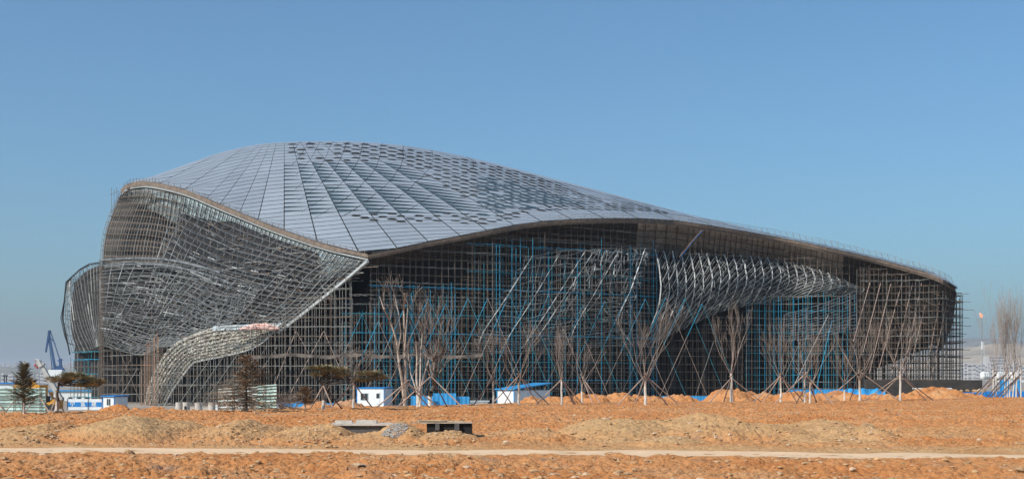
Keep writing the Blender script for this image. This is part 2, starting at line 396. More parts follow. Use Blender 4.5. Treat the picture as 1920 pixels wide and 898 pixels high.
pairs = [(244, 250), (262, 285), (300, 410), (345, 460), (387, 487), (412, 497), (449, 507), (483, 518), (532, 533), (594, 548), (671, 563), (744, 580), (802, 600), (862, 625),
         (912, 652), (963, 682), (1014, 715), (1070, 755), (1130, 805), (1195, 865), (1265, 935), (1335, 1015), (1400, 1100), (1460, 1190), (1515, 1285), (1570, 1380), (1625, 1470),
         (1680, 1560), (1730, 1650), (1775, 1740), (1796, 1794)]
ru_ = spl([(i, p[0]) for i, p in enumerate(pairs)]); cu_ = spl([(i, p[1]) for i, p in enumerate(pairs)])
BUL = lin([(0, 0), (9, 0), (14, 6), (20, 26), (25, 26), (30, 0)])
QN = 34
qrow = [((j/QN)**1.25)*1.0 for j in range(QN+1)]
def seam(k):
    ur, uc = ru_(k), cu_(k); vr = rim(ur); vc = crest(uc)+.05
    T = np.linspace(0, 1, 120); U = [ur+(uc-ur)*t+BUL(k)*4*t*(1-t) for t in T]; V = [vr+(vc-vr)*t for t in T]
    V = [min(max(v, crest(u)), rim(u)) for u, v in zip(U, V)]
    Q = np.array([qof(u, v) for u, v in zip(U, V)]); Q = np.maximum.accumulate(Q[::-1])+np.arange(120)*1e-9
    return Q, np.array(U)[::-1], np.array(V)[::-1]
SE = {}
def cell(k, q):
    if k not in SE: SE[k] = seam(k)
    Q, U, V = SE[k]; return float(np.interp(q, Q, U)), float(np.interp(q, Q, V)), Q[-1]
hall = empty('conference_hall', at(690, 763, 256), 'huge half-built hall with a swooping blue-grey metal roof and lattice walls', 'building')
panels = MB(); deck = MB(); glass = MB(); sky_list = []; glass_l = []
NK = len(pairs)-1
def mixp(a, b, t): return a+(b-a)*t
for k in range(NK):
    qa = seam(k)[0][-1]; qb = seam(k+1)[0][-1]
    for j in range(QN):
        q0, q1 = qrow[j], qrow[j+1]
        if q0 >= max(qa, qb): continue
        c = [cell(k, min(q0, qa)), cell(k+1, min(q0, qb)), cell(k+1, min(q1, qb)), cell(k, min(q1, qa))]
        um = sum(x[0] for x in c)/4; vm = sum(x[1] for x in c)/4
        P = [roofpt(x[0], x[1]) for x in c]
        up = Vector((0, -.10, .30))
        deck.poly([p+Vector((0, 0, -.05)) for p in P])
        g = .035 if um > 480 else .03                                # the seam gap runs along the left side of each bay
        a = mixp(P[0], P[1], g); b_ = P[1]; d = mixp(P[3], P[2], g); cc = P[2]
        a = mixp(a, d, .0); d2 = mixp(d, a, .10); c2 = mixp(cc, b_, .10)
        rr = .93+.12*rnd()
        full = min(qa, qb) > q1
        wedge = full and 540 < um < 735+(vm-300)*1.75 and 307 < vm < 402 and k >= 8
        low = float(np.interp(um, [545, 600, 650, 700, 900, 1000, 1100, 1240], [290, 330, 414, 418, 424, rim(um)-20, rim(um)-18, rim(um)-16]))
        lens = False; big = False
        if wedge:
            h = .86 if k > 9 else (.6 if k == 9 else .32)
            if 343 < vm < 350: h *= .3
            e = mixp(d2, a, h*(.85+.2*rnd())); f_ = mixp(d2, c2, .93)
            panels.poly([p+up for p in (a, b_, c2, f_, e)], rr)
            sky_list.append([p+Vector((0, 0, .2)) for p in (d2, e, f_)])
        elif lens:
            h = (.72 if big else .62); sh_ = .12*((j+k) % 2); x0, x1 = (.04, .96) if big else (.10+sh_, .78+sh_)
            l0 = mixp(d2, c2, x0); l1 = mixp(d2, c2, x1); m0 = mixp(mixp(d2, c2, x0+.2), mixp(a, b_, x0+.2), h); m1 = mixp(mixp(d2, c2, x1-.2), mixp(a, b_, x1-.2), h)
            panels.poly([p+up for p in (a, b_, c2, l1, m1, m0, l0, d2)], rr)
            (sky_list.append([p+Vector((0, 0, .2)) for p in (l0, m0, m1, l1)]) if big else glass.poly([p+Vector((0, 0, .2)) for p in (l0, m0, m1, l1)]))
            lo = [p+up*.6 for p in (mixp(d2, a, .0), l0, l1)]
        else:
            panels.poly([p+up for p in (a, b_, c2, d2)], rr)
for j in range(1, 46):
    q_ = (j/46)**1.2; u = 548+(17 if j % 2 else 0)
    while u < 1262:
        c0, B0 = crest(u), Bv(u); v = c0+q_*(B0-c0); rv = rim(u)
        low = float(np.interp(u, [545, 600, 640, 700, 900, 1000, 1100, 1262], [290, 335, 412, 418, 424, rv-16, rv-14, rv-9]))
        wz = 540 < u-6 < 738+(v-300)*1.75 and 305 < v < 404
        if v-c0 > 5 and v < low and not wz and rnd() > (.06 if u > 620 else .4):
            big = 900 < u < 1205 and 30 < v-c0 and v < rv-26
            sp_ = (1.2/46)*((j+.5)/46)**.2*(B0-c0); w_ = (13 if big else 9.8)*(.75+.4*rnd()); h_ = min(5.5, sp_*(.7 if big else .46)*(.7+.6*rnd())); sl = (crest(u+10)-crest(u-10))/20*(1-q_)
            P4 = [roofpt(a_, max(crest(a_)+.3, b_), .46) for a_, b_ in ((u-w_, v-sl*w_), (u-w_*.45, v-h_*.8-sl*w_*.45), (u+w_*.45, v-h_*.8+sl*w_*.45), (u+w_, v+sl*w_), (u+w_*.4, v+h_*.2+sl*w_*.4), (u-w_*.4, v+h_*.2-sl*w_*.4))]
            (sky_list if big else glass_l).append(P4)
            up2 = Vector((0, .1, .5)); panels.poly([P4[0], P4[3], P4[2]+up2, P4[1]+up2][::-1] if False else [P4[1], P4[2], P4[2]+Vector((0, 1.6, .25)), P4[1]+Vector((0, 1.6, .25))], 1.1)  # flap behind each slot, toned lighter as a painted lit edge
        u += 34 if u < 900 else 31
seam2 = []
for k0 in range(10, 34, 1):
    pts = []
    for t in np.linspace(0, 1, 26):
        kk = k0-5.5*t-1.5*t*t; q_ = .004+.62*t**1.35
        if kk < 8.5 or kk > NK-1: continue
        ka = int(kk); fa = kk-ka; qa = (SE.get(ka) or seam(ka))[0][-1]; qb = (SE.get(ka+1) or seam(ka+1))[0][-1]
        if q_ > min(qa, qb)-.01: break
        c1 = cell(ka, q_); c2 = cell(ka+1, q_); u_ = c1[0]+(c2[0]-c1[0])*fa; v_ = c1[1]+(c2[1]-c1[1])*fa; pts.append(roofpt(u_, v_, .34))
    if len(pts) > 3: seam2.append(pts)
roof = panels.build('roof', 'roof_metal', hall, tone=True)
deck.build('roof_deck', 'deck_dark', hall)
for p in seam2:
    mb = MB(); mb.chain(p, .1); mb.build('seam', 'dark_steel', roof)
[glass.poly(p) for p in glass_l]
glass.build('roof_slot', 'void_shade', roof)['kind'] = 'stuff'  # flat black patches above the roof, painted as the shade in open slots
sky_list.sort(key=lambda p: -((p[1]-p[0]).cross(p[-1]-p[0])).length)
for p in sky_list[:100]:
    g_ = MB(); g_.poly(p); g_.build('skylight', 'sky_glass', roof)
g_ = MB(); [g_.poly(p) for p in sky_list[100:]]
if g_.f: g_.build('skylight', 'sky_glass', roof)['kind'] = 'stuff'
# rear slope of the roof and the rear wall, closing the hall
rear = MB()
us = [244+i*(1796-244)/60 for i in range(61)]
def rearpt(a, t):
    u = 244+a*1552; c0 = at(u, crest(u), YC(u)); zr = 22 if u < 1500 else 22-6*(u-1500)/296
    dep = 85*math.sin(math.pi*min(1, max(0, (u-200)/1650)))**.5; tt = t
    return Vector((c0.x*(1-.05*tt), c0.y+dep*tt, c0.z+(zr-c0.z)*tt**2 if c0.z > zr else c0.z))
rear.grid(rearpt, 60, 10); rear.build('rear_roof', 'roof_metal', hall)
rw = MB()
def rearwall(a, t):
    p = rearpt(a, 1); return Vector((p.x, p.y-1, p.z+(SITE-p.z)*t))
rw.grid(lambda a, t: rearwall(.02+a*.86, t), 40, 2); rw.build('rear_wall', 'interior_shade', hall)
# rim: walkway boards, pale gutter line, dark underside
def rimcurve(u0, u1, n): return [u0+(u1-u0)*i/n for i in range(n+1)]
def ribbon(us, va, vb, ya, yb, name, m_, parent, thick=.3):
    mb = MB(); n = len(us)-1
    def f(a, t):
        i = int(round(a*n)); u = us[i]; v = rim(u)+va(u)+(vb(u)-va(u))*t; return at(u, v, rimY(u)+ya+(yb-ya)*t)
    mb.grid(f, n, 1)
    mb.grid(lambda a, t: f(a, t)+Vector((0, thick, 0)), n, 1)
    return mb.build(name, m_, parent)
UL = rimcurve(226, 690, 80); UR = rimcurve(690, 1792, 140)
ribbon(UL, lambda u: -2, lambda u: 6.5-(2 if u > 640 else 0), -1.2, -1.2, 'fascia', 'tan_board', hall)
ribbon(UL, lambda u: 6.2, lambda u: 9.5, -1.0, -.9, 'fascia', 'pale_metal', hall)
ribbon(UL, lambda u: 9.5, lambda u: 13, -.6, 1.5, 'fascia', 'dark_steel', hall)
ribbon(UR, lambda u: -1.5, lambda u: 4.0, -1.2, -1.2, 'fascia', 'dark_board', hall)
ribbon(UR, lambda u: 4.0, lambda u: 7.2, -1.0, -.9, 'fascia', 'tan_board', hall)
# guard rails on the rim
rl = MB(); i = 0; u = 232
while u < 688:
    Y = rimY(u)-1.0; h = 7+3*rnd(); rl.bar(at(u, rim(u)+5, Y), at(u+(rnd()-.5)*1, rim(u)-h, Y), .13); u += 11.5 if u > 300 else 6
for dv in (-3, -7): rl.chain([at(u, rim(u)+dv, rimY(u)-1.0) for u in rimcurve(232, 688, 90)], .06)
rl.build('guard_rail', 'rust_pipe', hall)
rl = MB(); pts = rimcurve(700, 1046, 50)
for u in pts[::2]: rl.bar(at(u, rim(u)+2, rimY(u)-1), at(u+2*(rnd()-.5), rim(u)-4-3*rnd(), rimY(u)-1), .08)
rl.chain([at(u, rim(u)-3-1.5*rnd(), rimY(u)-1) for u in pts], .05)
pts = rimcurve(1050, 1786, 62); pk = []
for u in pts:
    h = 6+min(5, max(0, (u-1200)/60))+2*rnd(); top = at(u-2-rnd()*2, rim(u)-h-4, rimY(u)-.6); pk.append(top)
    rl.bar(at(u+2, rim(u)+1, rimY(u)-1), top, .12)
rl.chain(pk, .07)
rl.chain([p-Vector((0, 0, .55)) for p in pk], .05); rl.chain([p-Vector((0, 0, 1.1)) for p in pk], .05)
for i in range(len(pk)-1):
    for t in np.linspace(0, 1, 5)[:-1]:
        p = pk[i].lerp(pk[i+1], float(t)); rl.bar(p, p-Vector((0, 0, 1.3)), .025, 3)
rl.build('guard_rail', 'grey_pipe', hall)

# front soffit: runs back and down from the rim
sofw = spl([(690, 14), (800, 26), (900, 40), (1000, 52), (1200, 64), (1400, 66), (1500, 62), (1600, 72), (1700, 110), (1770, 120), (1792, 60)])
def sofpt(a, t):
    u = 690+a*1102; return at(u-6*t, rim(u)+7+sofw(u)*t, rimY(u)+13*t**.8)
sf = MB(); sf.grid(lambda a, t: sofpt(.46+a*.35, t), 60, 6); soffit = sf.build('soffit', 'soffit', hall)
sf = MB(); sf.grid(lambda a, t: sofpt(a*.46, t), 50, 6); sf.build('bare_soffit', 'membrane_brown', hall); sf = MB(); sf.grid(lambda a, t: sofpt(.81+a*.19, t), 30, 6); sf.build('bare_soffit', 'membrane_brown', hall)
sg = MB()
for i in range(0, 111, 1):
    if i < 60 and i % 2: continue
    sg.chain([sofpt(i/110, t)+Vector((0, -.25, -.1)) for t in (0, .25, .5, .75, 1)], .22)
for t in (.2, .38, .56, .74, .9): sg.chain([sofpt(a, t)+Vector((0, -.25, -.12)) for a in np.linspace(0, 1, 80)], .2)
sg.build('soffit_frame', 'dark_board', soffit)
# inner wall of the front, painted near black as interior shade, and the floors behind the scaffold
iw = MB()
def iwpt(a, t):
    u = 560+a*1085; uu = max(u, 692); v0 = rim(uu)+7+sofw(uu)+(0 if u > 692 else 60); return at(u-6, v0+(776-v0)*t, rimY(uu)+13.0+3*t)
iw.grid(iwpt, 60, 8); iw.build('inner_wall', 'interior_shade', hall)
sl = MB()
for u0, u1, v, c in ((560, 1240, 640, 0), (560, 1240, 590, 0), (700, 1240, 540, 0), (1240, 1640, 655, 0), (1240, 1640, 615, 0), (470, 700, 655, 1)):
    n = 12
    for i in range(n):
        ua, ub = u0+(u1-u0)*i/n, u0+(u1-u0)*(i+1)/n; Ya = rimY(max(700, ua))+9; Yb = rimY(max(700, ub))+9
        sl.poly([at(ua, v, Ya), at(ub, v, Yb), at(ub, v, Yb)+Vector((0, 7, 0)), at(ua, v, Ya)+Vector((0, 7, 0))])
        sl.poly([at(ua, v, Ya), at(ub, v, Yb), at(ub, v, Yb)+Vector((0, 0, -.5)), at(ua, v, Ya)+Vector((0, 0, -.5))])
for u in range(640, 1640, 62):
    Y = rimY(max(u, 700))+9.6; sl.bar(at(u, 560, Y), at(u, 776, Y), .9)
sl.build('floor_slab', 'slab', hall)
# rounded right end of the hull
hullR = patch([[(1600, 560, 322), (1660, 575, 322), (1720, 590, 323), (1765, 580, 326), (1791, 545, 330)],
               [(1600, 610, 326), (1660, 620, 326), (1720, 625, 328), (1756, 615, 332), (1780, 590, 336)],
               [(1600, 660, 332), (1650, 662, 332), (1700, 655, 334), (1738, 645, 338), (1762, 628, 342)],
               [(1600, 700, 340), (1630, 695, 342), (1670, 680, 346), (1700, 668, 352), (1735, 655, 356)]])
hr = MB(); hr.grid(lambda a, t: hullR(a, t)+Vector((0, .3*mnoise.noise(Vector((a*30, t*20, 0))), 0)), 30, 24)
top = MB()
def link(a, t):
    u = 1600+a*190; q0 = sofpt(min(1, (u-690)/1102), 1); q1 = hullR(a, 0); return q0.lerp(q1, t)
hr.grid(link, 24, 3)
hr.grid(lambda a, t: hullR(1, a).lerp(Vector((hullR(1, a).x-20, hullR(1, a).y+45, hullR(1, a).z+3)), t), 10, 3)
hr.build('end_hull', 'membrane_brown', hall)

# ------------------------------------------------------------------ front lattices
def lattice(fn, ribs, rows_, parent, nameR='rib', nameS='lattice', wr=.35, ws=.2, mr='galv_white', ms='galv', diag=0, layer2=None, jit=.01, rn=14, sn=30, dash=0, m2='dark_steel'):
    """ribs run top to bottom, struts run across"""
    body = MB()
    for w in rows_:
        seg = [fn(s, min(1, max(0, w+jit*mnoise.noise(Vector((s*7, w*31, 2)))))) for s in np.linspace(0, 1, sn)]
        k_ = ws*(.6+.7*rnd())
        for a_, b_ in zip(seg, seg[1:]): body.bar(a_, b_, k_*(.6+.8*rnd()))
    if diag:
        ss = np.linspace(0, 1, diag+1); 
        for i in range(diag):
            for w0 in np.linspace(0, .9, 9):
                if rnd() < .55: body.bar(fn(float(ss[i]), float(w0)), fn(float(ss[i+1]), float(w0+.1)), ws*.6)
    if layer2:
        body2 = MB()
        for w in rows_:
            body2.chain([fn(s, w)+layer2 for s in np.linspace(0, 1, sn//2)], ws*.8)
        for s in ribs:
            for w in np.linspace(0, 1, 10):
                p = fn(s, float(w)); body2.bar(p, p+layer2, ws*.6)
        body2.build('inner_lattice', m2, parent)
    lat = body.build(nameS, ms, parent)
    for s in ribs:
        r_ = MB(); off = rnd()*6
        R_ = [fn(s, float(w))+Vector((.0, -.15, 0)) for w in np.linspace(0, 1, rn)]; ww_ = wr*(.6+.7*rnd())
        for a_, b_ in zip(R_, R_[1:]): r_.bar(a_, b_, ww_ if rnd() > dash else ww_*.35)
        r_.build(nameR, mr, lat)
    return lat
# bulging diagrid on the right of the front
tb = spl([(0, 468), (.2, 474), (.5, 480), (.75, 500), (1, 538)]); bb = spl([(0, 652), (.12, 632), (.25, 605), (.4, 580), (.6, 566), (.8, 556), (1, 548)])
def bulge(s, w):
    u = 1222+s*388; v = tb(s)+(bb(s)-tb(s))*w; hgt = (bb(s)-tb(s)); lean = 22*math.sin(math.pi*w)*(hgt/170)**.5-26*w*(hgt/170)+6
    Y = rimY(u)+4.5-5.5*math.sin(math.pi*min(1, w*.9+.08))*(hgt/170)**.6
    return at(u+lean, v, Y)
bk = MB(); bk.grid(lambda s, w: bulge(s, w)+Vector((0, 3.2, 0)), 40, 10); diagrid = bk.build('diagrid_skin', 'interior_shade', hall)  # near-black backing paints the shade between the struts
for i in range(25):
    s = i/24; r_ = MB(); R_ = [bulge(min(1, max(0, s+.006*(rnd()-.5))), w) for w in np.linspace(0, 1, 12)]; [r_.bar(a_, b_, (.31 if i % 2 == 0 else .24)*(.6+.8*rnd())) for a_, b_ in zip(R_, R_[1:])]; r_.build('rib', 'galv_white', diagrid)
dg = MB()
for i in range(-11, 34):
    for off, wd in ((0, .22), (.013, .15)):
        pts = []
        for w in np.linspace(0, 1, 16):
            s = i/31+off+(1-w)*.30
            if 0 <= s <= 1: pts.append(bulge(s, w)+Vector((0, -.1 if off == 0 else .6, 0)))
        for a_, b_ in zip(pts, pts[1:]): dg.bar(a_, b_, wd*(.5+1.1*rnd()))
for i in range(0, 36):
    pts = []
    for w in np.linspace(0, 1, 10):
        s = i/30+(w-1)*.12
        if 0 <= s <= 1: pts.append(bulge(s, w)+Vector((0, 1.6, 0)))
    if len(pts) > 1: dg.chain(pts, .14)
for i in range(330):
    s, w = rnd()*.95, rnd()*.88; dg.bar(bulge(s, w), bulge(s+.05*(rnd()-.3), w+.12*rnd())+Vector((0, 1.2*(rnd()-.2), 0)), .12+.22*rnd())
dg.build('diagrid', 'galv_mid', diagrid)
# open lattice on the left of the bulge
LF = patch([[(985, 482, 271), (1060, 470, 274), (1140, 466, 276), (1222, 466, 280)],
            [(935, 560, 269), (1010, 555, 271), (1090, 545, 273), (1200, 540, 277)],
            [(895, 620, 270), (965, 625, 271), (1045, 615, 273), (1180, 600, 278)],
            [(885, 655, 273), (945, 660, 273), (1020, 655, 275), (1215, 645, 283)]])
lattice(LF, [.06, .30, .50, .57, .76, .95], [0, .03, .1, .17, .22, .28, .33, .4, .45, .5, .55, .6, .65, .7, .75, .8, .85, .9, .95, 1], hall,
        wr=.24, ws=.13, mr='galv_white', ms='galv_mid', diag=22, layer2=Vector((0, 2, 0)), jit=.03, dash=.6, rn=40)
fl = MB()
for i in range(170):
    a, w = .55+.45*rnd(), rnd()**1.6*.8; p = LF(a, w); q_ = LF(min(1, a+.06*(rnd()-.3)), min(1, w+.09*rnd())); fl.bar(p+Vector((0, 1.5*rnd(), 0)), q_+Vector((0, 1.5*rnd(), 0)), .12+.2*rnd())
fl.build('lattice_bracket', 'galv_mid', hall)['kind'] = 'stuff'
# small lattice low on the right
LS = patch([[(1470, 590, 293), (1540, 570, 296), (1606, 545, 300)], [(1470, 640, 294), (1540, 630, 296), (1606, 615, 300)]])
lattice(LS, [0, .15, .3, .45, .6, .75, .9, 1], list(np.linspace(0, 1, 12)), hall, wr=.16, ws=.14, mr='galv', ms='galv', diag=10)

# ------------------------------------------------------------------ left facade
def band(u): return spl([(250, 24), (300, 42), (400, 60), (500, 62), (600, 66), (660, 34), (688, 6)])(u)
def bandpt(a, t):
    u = 240+a*448; bw = band(u); slant = spl([(240, .05), (400, .25), (550, .5), (688, .9)])(u)
    return at(u-slant*bw*t, rim(u)+12+bw*t, rimY(u)+1.5*t)
bs = MB(); bs.grid(bandpt, 80, 6); bandp = bs.build('side_soffit', 'soffit_teal', hall)
bm = MB()
for i in range(0, 58): bm.chain([bandpt(i/57, t)+Vector((0, -.5, 0)) for t in (0, .3, .6, 1, 1.25)], .30)
bm.build('mullion', 'dark_steel', bandp)
bm = MB()
for t in (.2, .35, .5, .62, .75, .88, 1): bm.chain([bandpt(a, t)+Vector((0, -.35, .3*math.sin(a*40+t*9))) for a in np.linspace(0, 1, 70)], .12)
for i in range(260):
    a, t = rnd(), rnd(); p = bandpt(a, t); bm.bar(p+Vector((0, -.3, 0)), p+Vector((1.2*rnd(), -.4, -1.1*rnd())), .10)
bm.build('band_rail', 'grey_pipe', bandp)
def U3(dY=0):
    g = [[(345, 367+9, 311), (400, 399, 301), (460, 424, 291), (520, 447, 280), (580, 467, 271), (640, 485, 264), (688, 490, 257)],
         [(315, 430, 307), (362, 455, 298), (415, 478, 288), (470, 495, 279), (530, 507, 271), (590, 520, 266), (648, 524, 262)],
         [(290, 500, 303), (330, 520, 294), (375, 535, 285), (425, 548, 277), (480, 560, 271), (545, 572, 267), (590, 570, 265)],
         [(270, 570, 299), (300, 590, 291), (335, 600, 283), (375, 612, 276), (420, 620, 271), (470, 622, 268), (520, 624, 266)]]
    return patch([[(a, b, c+dY) for a, b, c in row] for row in g])
U_ = U3()
lattice(U_, [i/24 for i in range(25)], [0, .06, .12, .18, .24, .3, .36, .42, .47, .52, .57, .62, .66, .7, .74, .78, .82, .86, .9, .94, .98], hall, wr=.21, ws=.14, mr='galv_mid', ms='galv',
        diag=26, layer2=Vector((0, 2.4, .3)), jit=.02, m2='rust_pipe', rn=10, sn=34)
def D3(dY=0):
    g = [[(188, 490, 315), (250, 486, 308), (310, 488, 300), (370, 500, 293), (430, 518, 285), (490, 538, 278)],
         [(188, 530, 312), (243, 531, 305), (300, 536, 298), (355, 546, 290), (405, 572, 283), (465, 575, 277)],
         [(188, 580, 311), (235, 584, 304), (285, 590, 297), (335, 596, 289), (375, 612, 282), (435, 605, 276)],
         [(188, 615, 313), (228, 625, 306), (275, 640, 298), (315, 632, 290), (350, 632, 283), (405, 622, 277)],
         [(188, 645, 318), (222, 656, 309), (265, 664, 300), (300, 652, 292), (330, 645, 285), (385, 632, 279)]]
    return patch([[(a, b, c-4+dY) for a, b, c in row] for row in g])
D_ = D3()
D2_ = lambda s, w: D_(max(0, min(1, s+.34*(.5-w)*min(1, 4*s, 4*(1-s)))), w)
lattice(D2_, [i/22 for i in range(23)], list(np.linspace(0, 1, 27)), hall, wr=.2, ws=.17, mr='galv', ms='galv_mid', diag=10, layer2=Vector((.4, 2.6, .5)), jit=.035, m2='grey_pipe', rn=10, sn=34)
fl = MB()                                 # brighter pieces and stubs in the lattice
for i in range(45):
    s, w = rnd(), rnd(); p = D_(s, w); q_ = D_(min(1, s+.03+.13*rnd()), min(1, max(0, w+(rnd()-.5)*.04)))
    fl.bar(p+Vector((0, -.2+1.5*rnd(), 0)), q_+Vector((0, -.2+1.5*rnd(), 0)), .12+.12*rnd())
for i in range(50):
    s, w = rnd(), .3+.7*rnd(); p = U_(s, w); q_ = U_(s, min(1, w+.05*rnd())) if rnd() < .5 else U_(min(1, s+.04), w)
    fl.bar(p+Vector((0, 1.5*rnd(), 0)), q_+Vector((0, 1.5*rnd(), 0)), .12+.16*rnd())
fl.build('lattice_bracket', 'galv_white', hall)['kind'] = 'stuff'
# edge beam along the diagonal corner, top ledge of the lower volume, vertical corner mast
cl = MB()                                 # floors, props and hangers glimpsed behind the struts
for i in range(520):
    f_ = U_ if i % 2 else D_; s_, w_ = rnd(), rnd(); p = f_(s_, w_)+Vector((0, 2.6+1.2*rnd(), 0)); L_ = 1.2+3*rnd(); k_ = rnd()
    q_ = p+(Vector((0, 0, -L_)) if k_ < .45 else (Vector((L_*1.3, -L_*.8, 0)) if k_ < .8 else Vector((L_*.8, -.4*L_, -L_*.7)))); cl.m = i % 3; cl.bar(p, q_, .14+.22*rnd())
cl.build('hanger', ['rust_pipe', 'slab', 'grey_pipe'], hall)['kind'] = 'stuff'
eb = MB(); eb.chain([U_(1, t)+Vector((.2, -.4, 0)) for t in np.linspace(0, 1, 14)], .75); eb.build('edge_beam', 'pale_metal', hall)
eb = MB(); eb.chain([D_(s, 0)+Vector((0, -.6, .2)) for s in np.linspace(0, .75, 16)], .55)
eb.chain([D_(s, 0)+Vector((0, -.6, -1.2)) for s in np.linspace(0, .8, 16)], .45); eb.build('ledge_beam', 'galv', hall)
# far left flank of the lower volume
E_ = patch([[(188, 494, 311), (168, 498, 322), (145, 510, 332), (126, 530, 342)], [(188, 545, 311), (165, 550, 322), (140, 560, 333), (121, 570, 343)],
            [(188, 600, 313), (165, 610, 323), (140, 620, 334), (120, 612, 344)], [(188, 648, 314), (170, 655, 324), (148, 662, 335), (131, 660, 345)]])
Es = lambda s, w: E_(max(0, min(1, s+.5*(.5-w)*min(1, 2.5*s, 2.5*(1-s)))), w)
lattice(Es, [i/16 for i in range(17)], list(np.linspace(0, 1, 9)), hall, wr=.24, ws=.14, mr='galv_mid', ms='dark_steel', diag=12, layer2=Vector((1, 2, 0)), rn=10, sn=14)
ob = MB(); ob.chain([at(*p) for p in ((188, 492, 312), (168, 495, 322), (150, 505, 331), (124, 529, 341), (121, 560, 342), (117, 596, 343), (124, 628, 344), (131, 665, 345))], .4)
ob.chain([at(*p) for p in ((121, 560, 342), (119, 570, 342), (114, 596, 343), (121, 628, 344), (130, 655, 345))], .25); ob.build('outline_beam', 'dark_steel', hall)
# backing coloured dark for the shade behind the left lattices
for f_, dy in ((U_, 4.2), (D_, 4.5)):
    b2 = MB(); b2.grid(lambda s, w: f_(s, w)+Vector((0, dy, 0)), 30, 14); b2.build('inner_wall', 'interior_shade', hall)
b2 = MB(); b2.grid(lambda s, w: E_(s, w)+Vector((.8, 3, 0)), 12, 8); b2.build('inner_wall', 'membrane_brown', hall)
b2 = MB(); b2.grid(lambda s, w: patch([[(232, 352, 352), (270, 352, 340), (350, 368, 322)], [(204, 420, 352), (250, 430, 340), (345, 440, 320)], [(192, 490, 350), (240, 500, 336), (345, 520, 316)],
    [(190, 560, 348), (240, 570, 336), (345, 590, 316)]])(s, w), 14, 8); b2.build('inner_wall', 'interior_shade', hall)
b2 = MB()                                 # recess under the lower volume, its shade painted as a black backing
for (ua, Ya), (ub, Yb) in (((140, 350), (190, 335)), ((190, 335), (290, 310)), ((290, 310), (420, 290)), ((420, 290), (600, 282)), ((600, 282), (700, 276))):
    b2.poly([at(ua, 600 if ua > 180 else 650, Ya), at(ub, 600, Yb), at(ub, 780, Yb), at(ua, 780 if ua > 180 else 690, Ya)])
b2.build('inner_wall', 'interior_shade', hall)
sl = MB()
for v in (640, 655, 690, 720):
    sl.poly([at(190, v, 318), at(420, v, 284), at(420, v, 284)+Vector((3, 8, 0)), at(190, v, 318)+Vector((3, 8, 0))]); sl.poly([at(190, v, 318), at(420, v, 284), at(420, v, 284)+Vector((0, 0, -.5)), at(190, v, 318)+Vector((0, 0, -.5))])
sl.build('floor_slab', 'slab', hall)
# pleated lower wing sweeping down to the ground
WG = patch([[(268, 764, 273), (278, 722, 274), (296, 680, 275), (318, 652, 275), (344, 634, 275), (400, 614, 272), (466, 611, 269), (532, 604, 265)],
            [(287, 764, 271), (301, 727, 272), (320, 693, 273), (341, 669, 273), (361, 657, 273), (411, 645, 271), (467, 634, 268), (514, 622, 265)],
            [(307, 764, 269), (325, 732, 270), (343, 706, 271), (360, 684, 271), (371, 678, 271), (420, 668, 270), (468, 656, 267), (494, 642, 265)]])
def pleat(f, na, nb, sc):
    mb = MB()
    def g(s, w):
        p = f(s, w); k = (w*sc) % 1.0
        return p+Vector((.2*mnoise.noise(Vector((s*90, w*30, 9))), -.55*(k-.5)+.5*mnoise.noise(Vector((s*95, w*40, 0))), .3*mnoise.noise(Vector((s*70, w*25, 5)))))
    mb.grid(g, na, nb); mb.grid(lambda s, w: f(s, w)+Vector((0, 1.6, 0)), 10, 6); return mb
pleat(WG, 220, 60, 9).build('pleated_wing', 'pleat', hall)
eb = MB(); eb.chain([WG(s, 1)+Vector((0, -.5, 0)) for s in np.linspace(0, 1, 24)], .3); eb.chain([WG(1, s)+Vector((0, -.5, 0)) for s in (0, .5, 1)], .4)
eb.build('wing_edge', 'pale_metal', hall)
sh = MB(); sh.grid(lambda s, w: at(400+s*128-w*6, 611-s*6+w*9, 266-s*2+.4*mnoise.noise(Vector((s*20, w*5, 0)))), 40, 3); sh.build('metal_sheet', 'grey_sheet', hall)
# wall panel behind the wing on its right
wp = MB(); wp.grid(lambda s, w: at(315+s*150+w*5, 760-s*100+(0 if w == 0 else 0)+w*(8+s*70), 274), 6, 3); wp.build('wing_wall', 'slab', hall)
pk_ = MB()
for i in range(60):
    a = rnd(); rockmesh(pk_, tuple(at(458+a*60, 617-9*math.sin(math.pi*a)*rnd(), 264-rnd())), (.7+.7*rnd(), .5, .35+.3*rnd()), 6)
tag(pk_.build('insulation_pile', 'pink_wool'), 'heap of pink insulation on the ledge above the pleated wing', 'insulation')

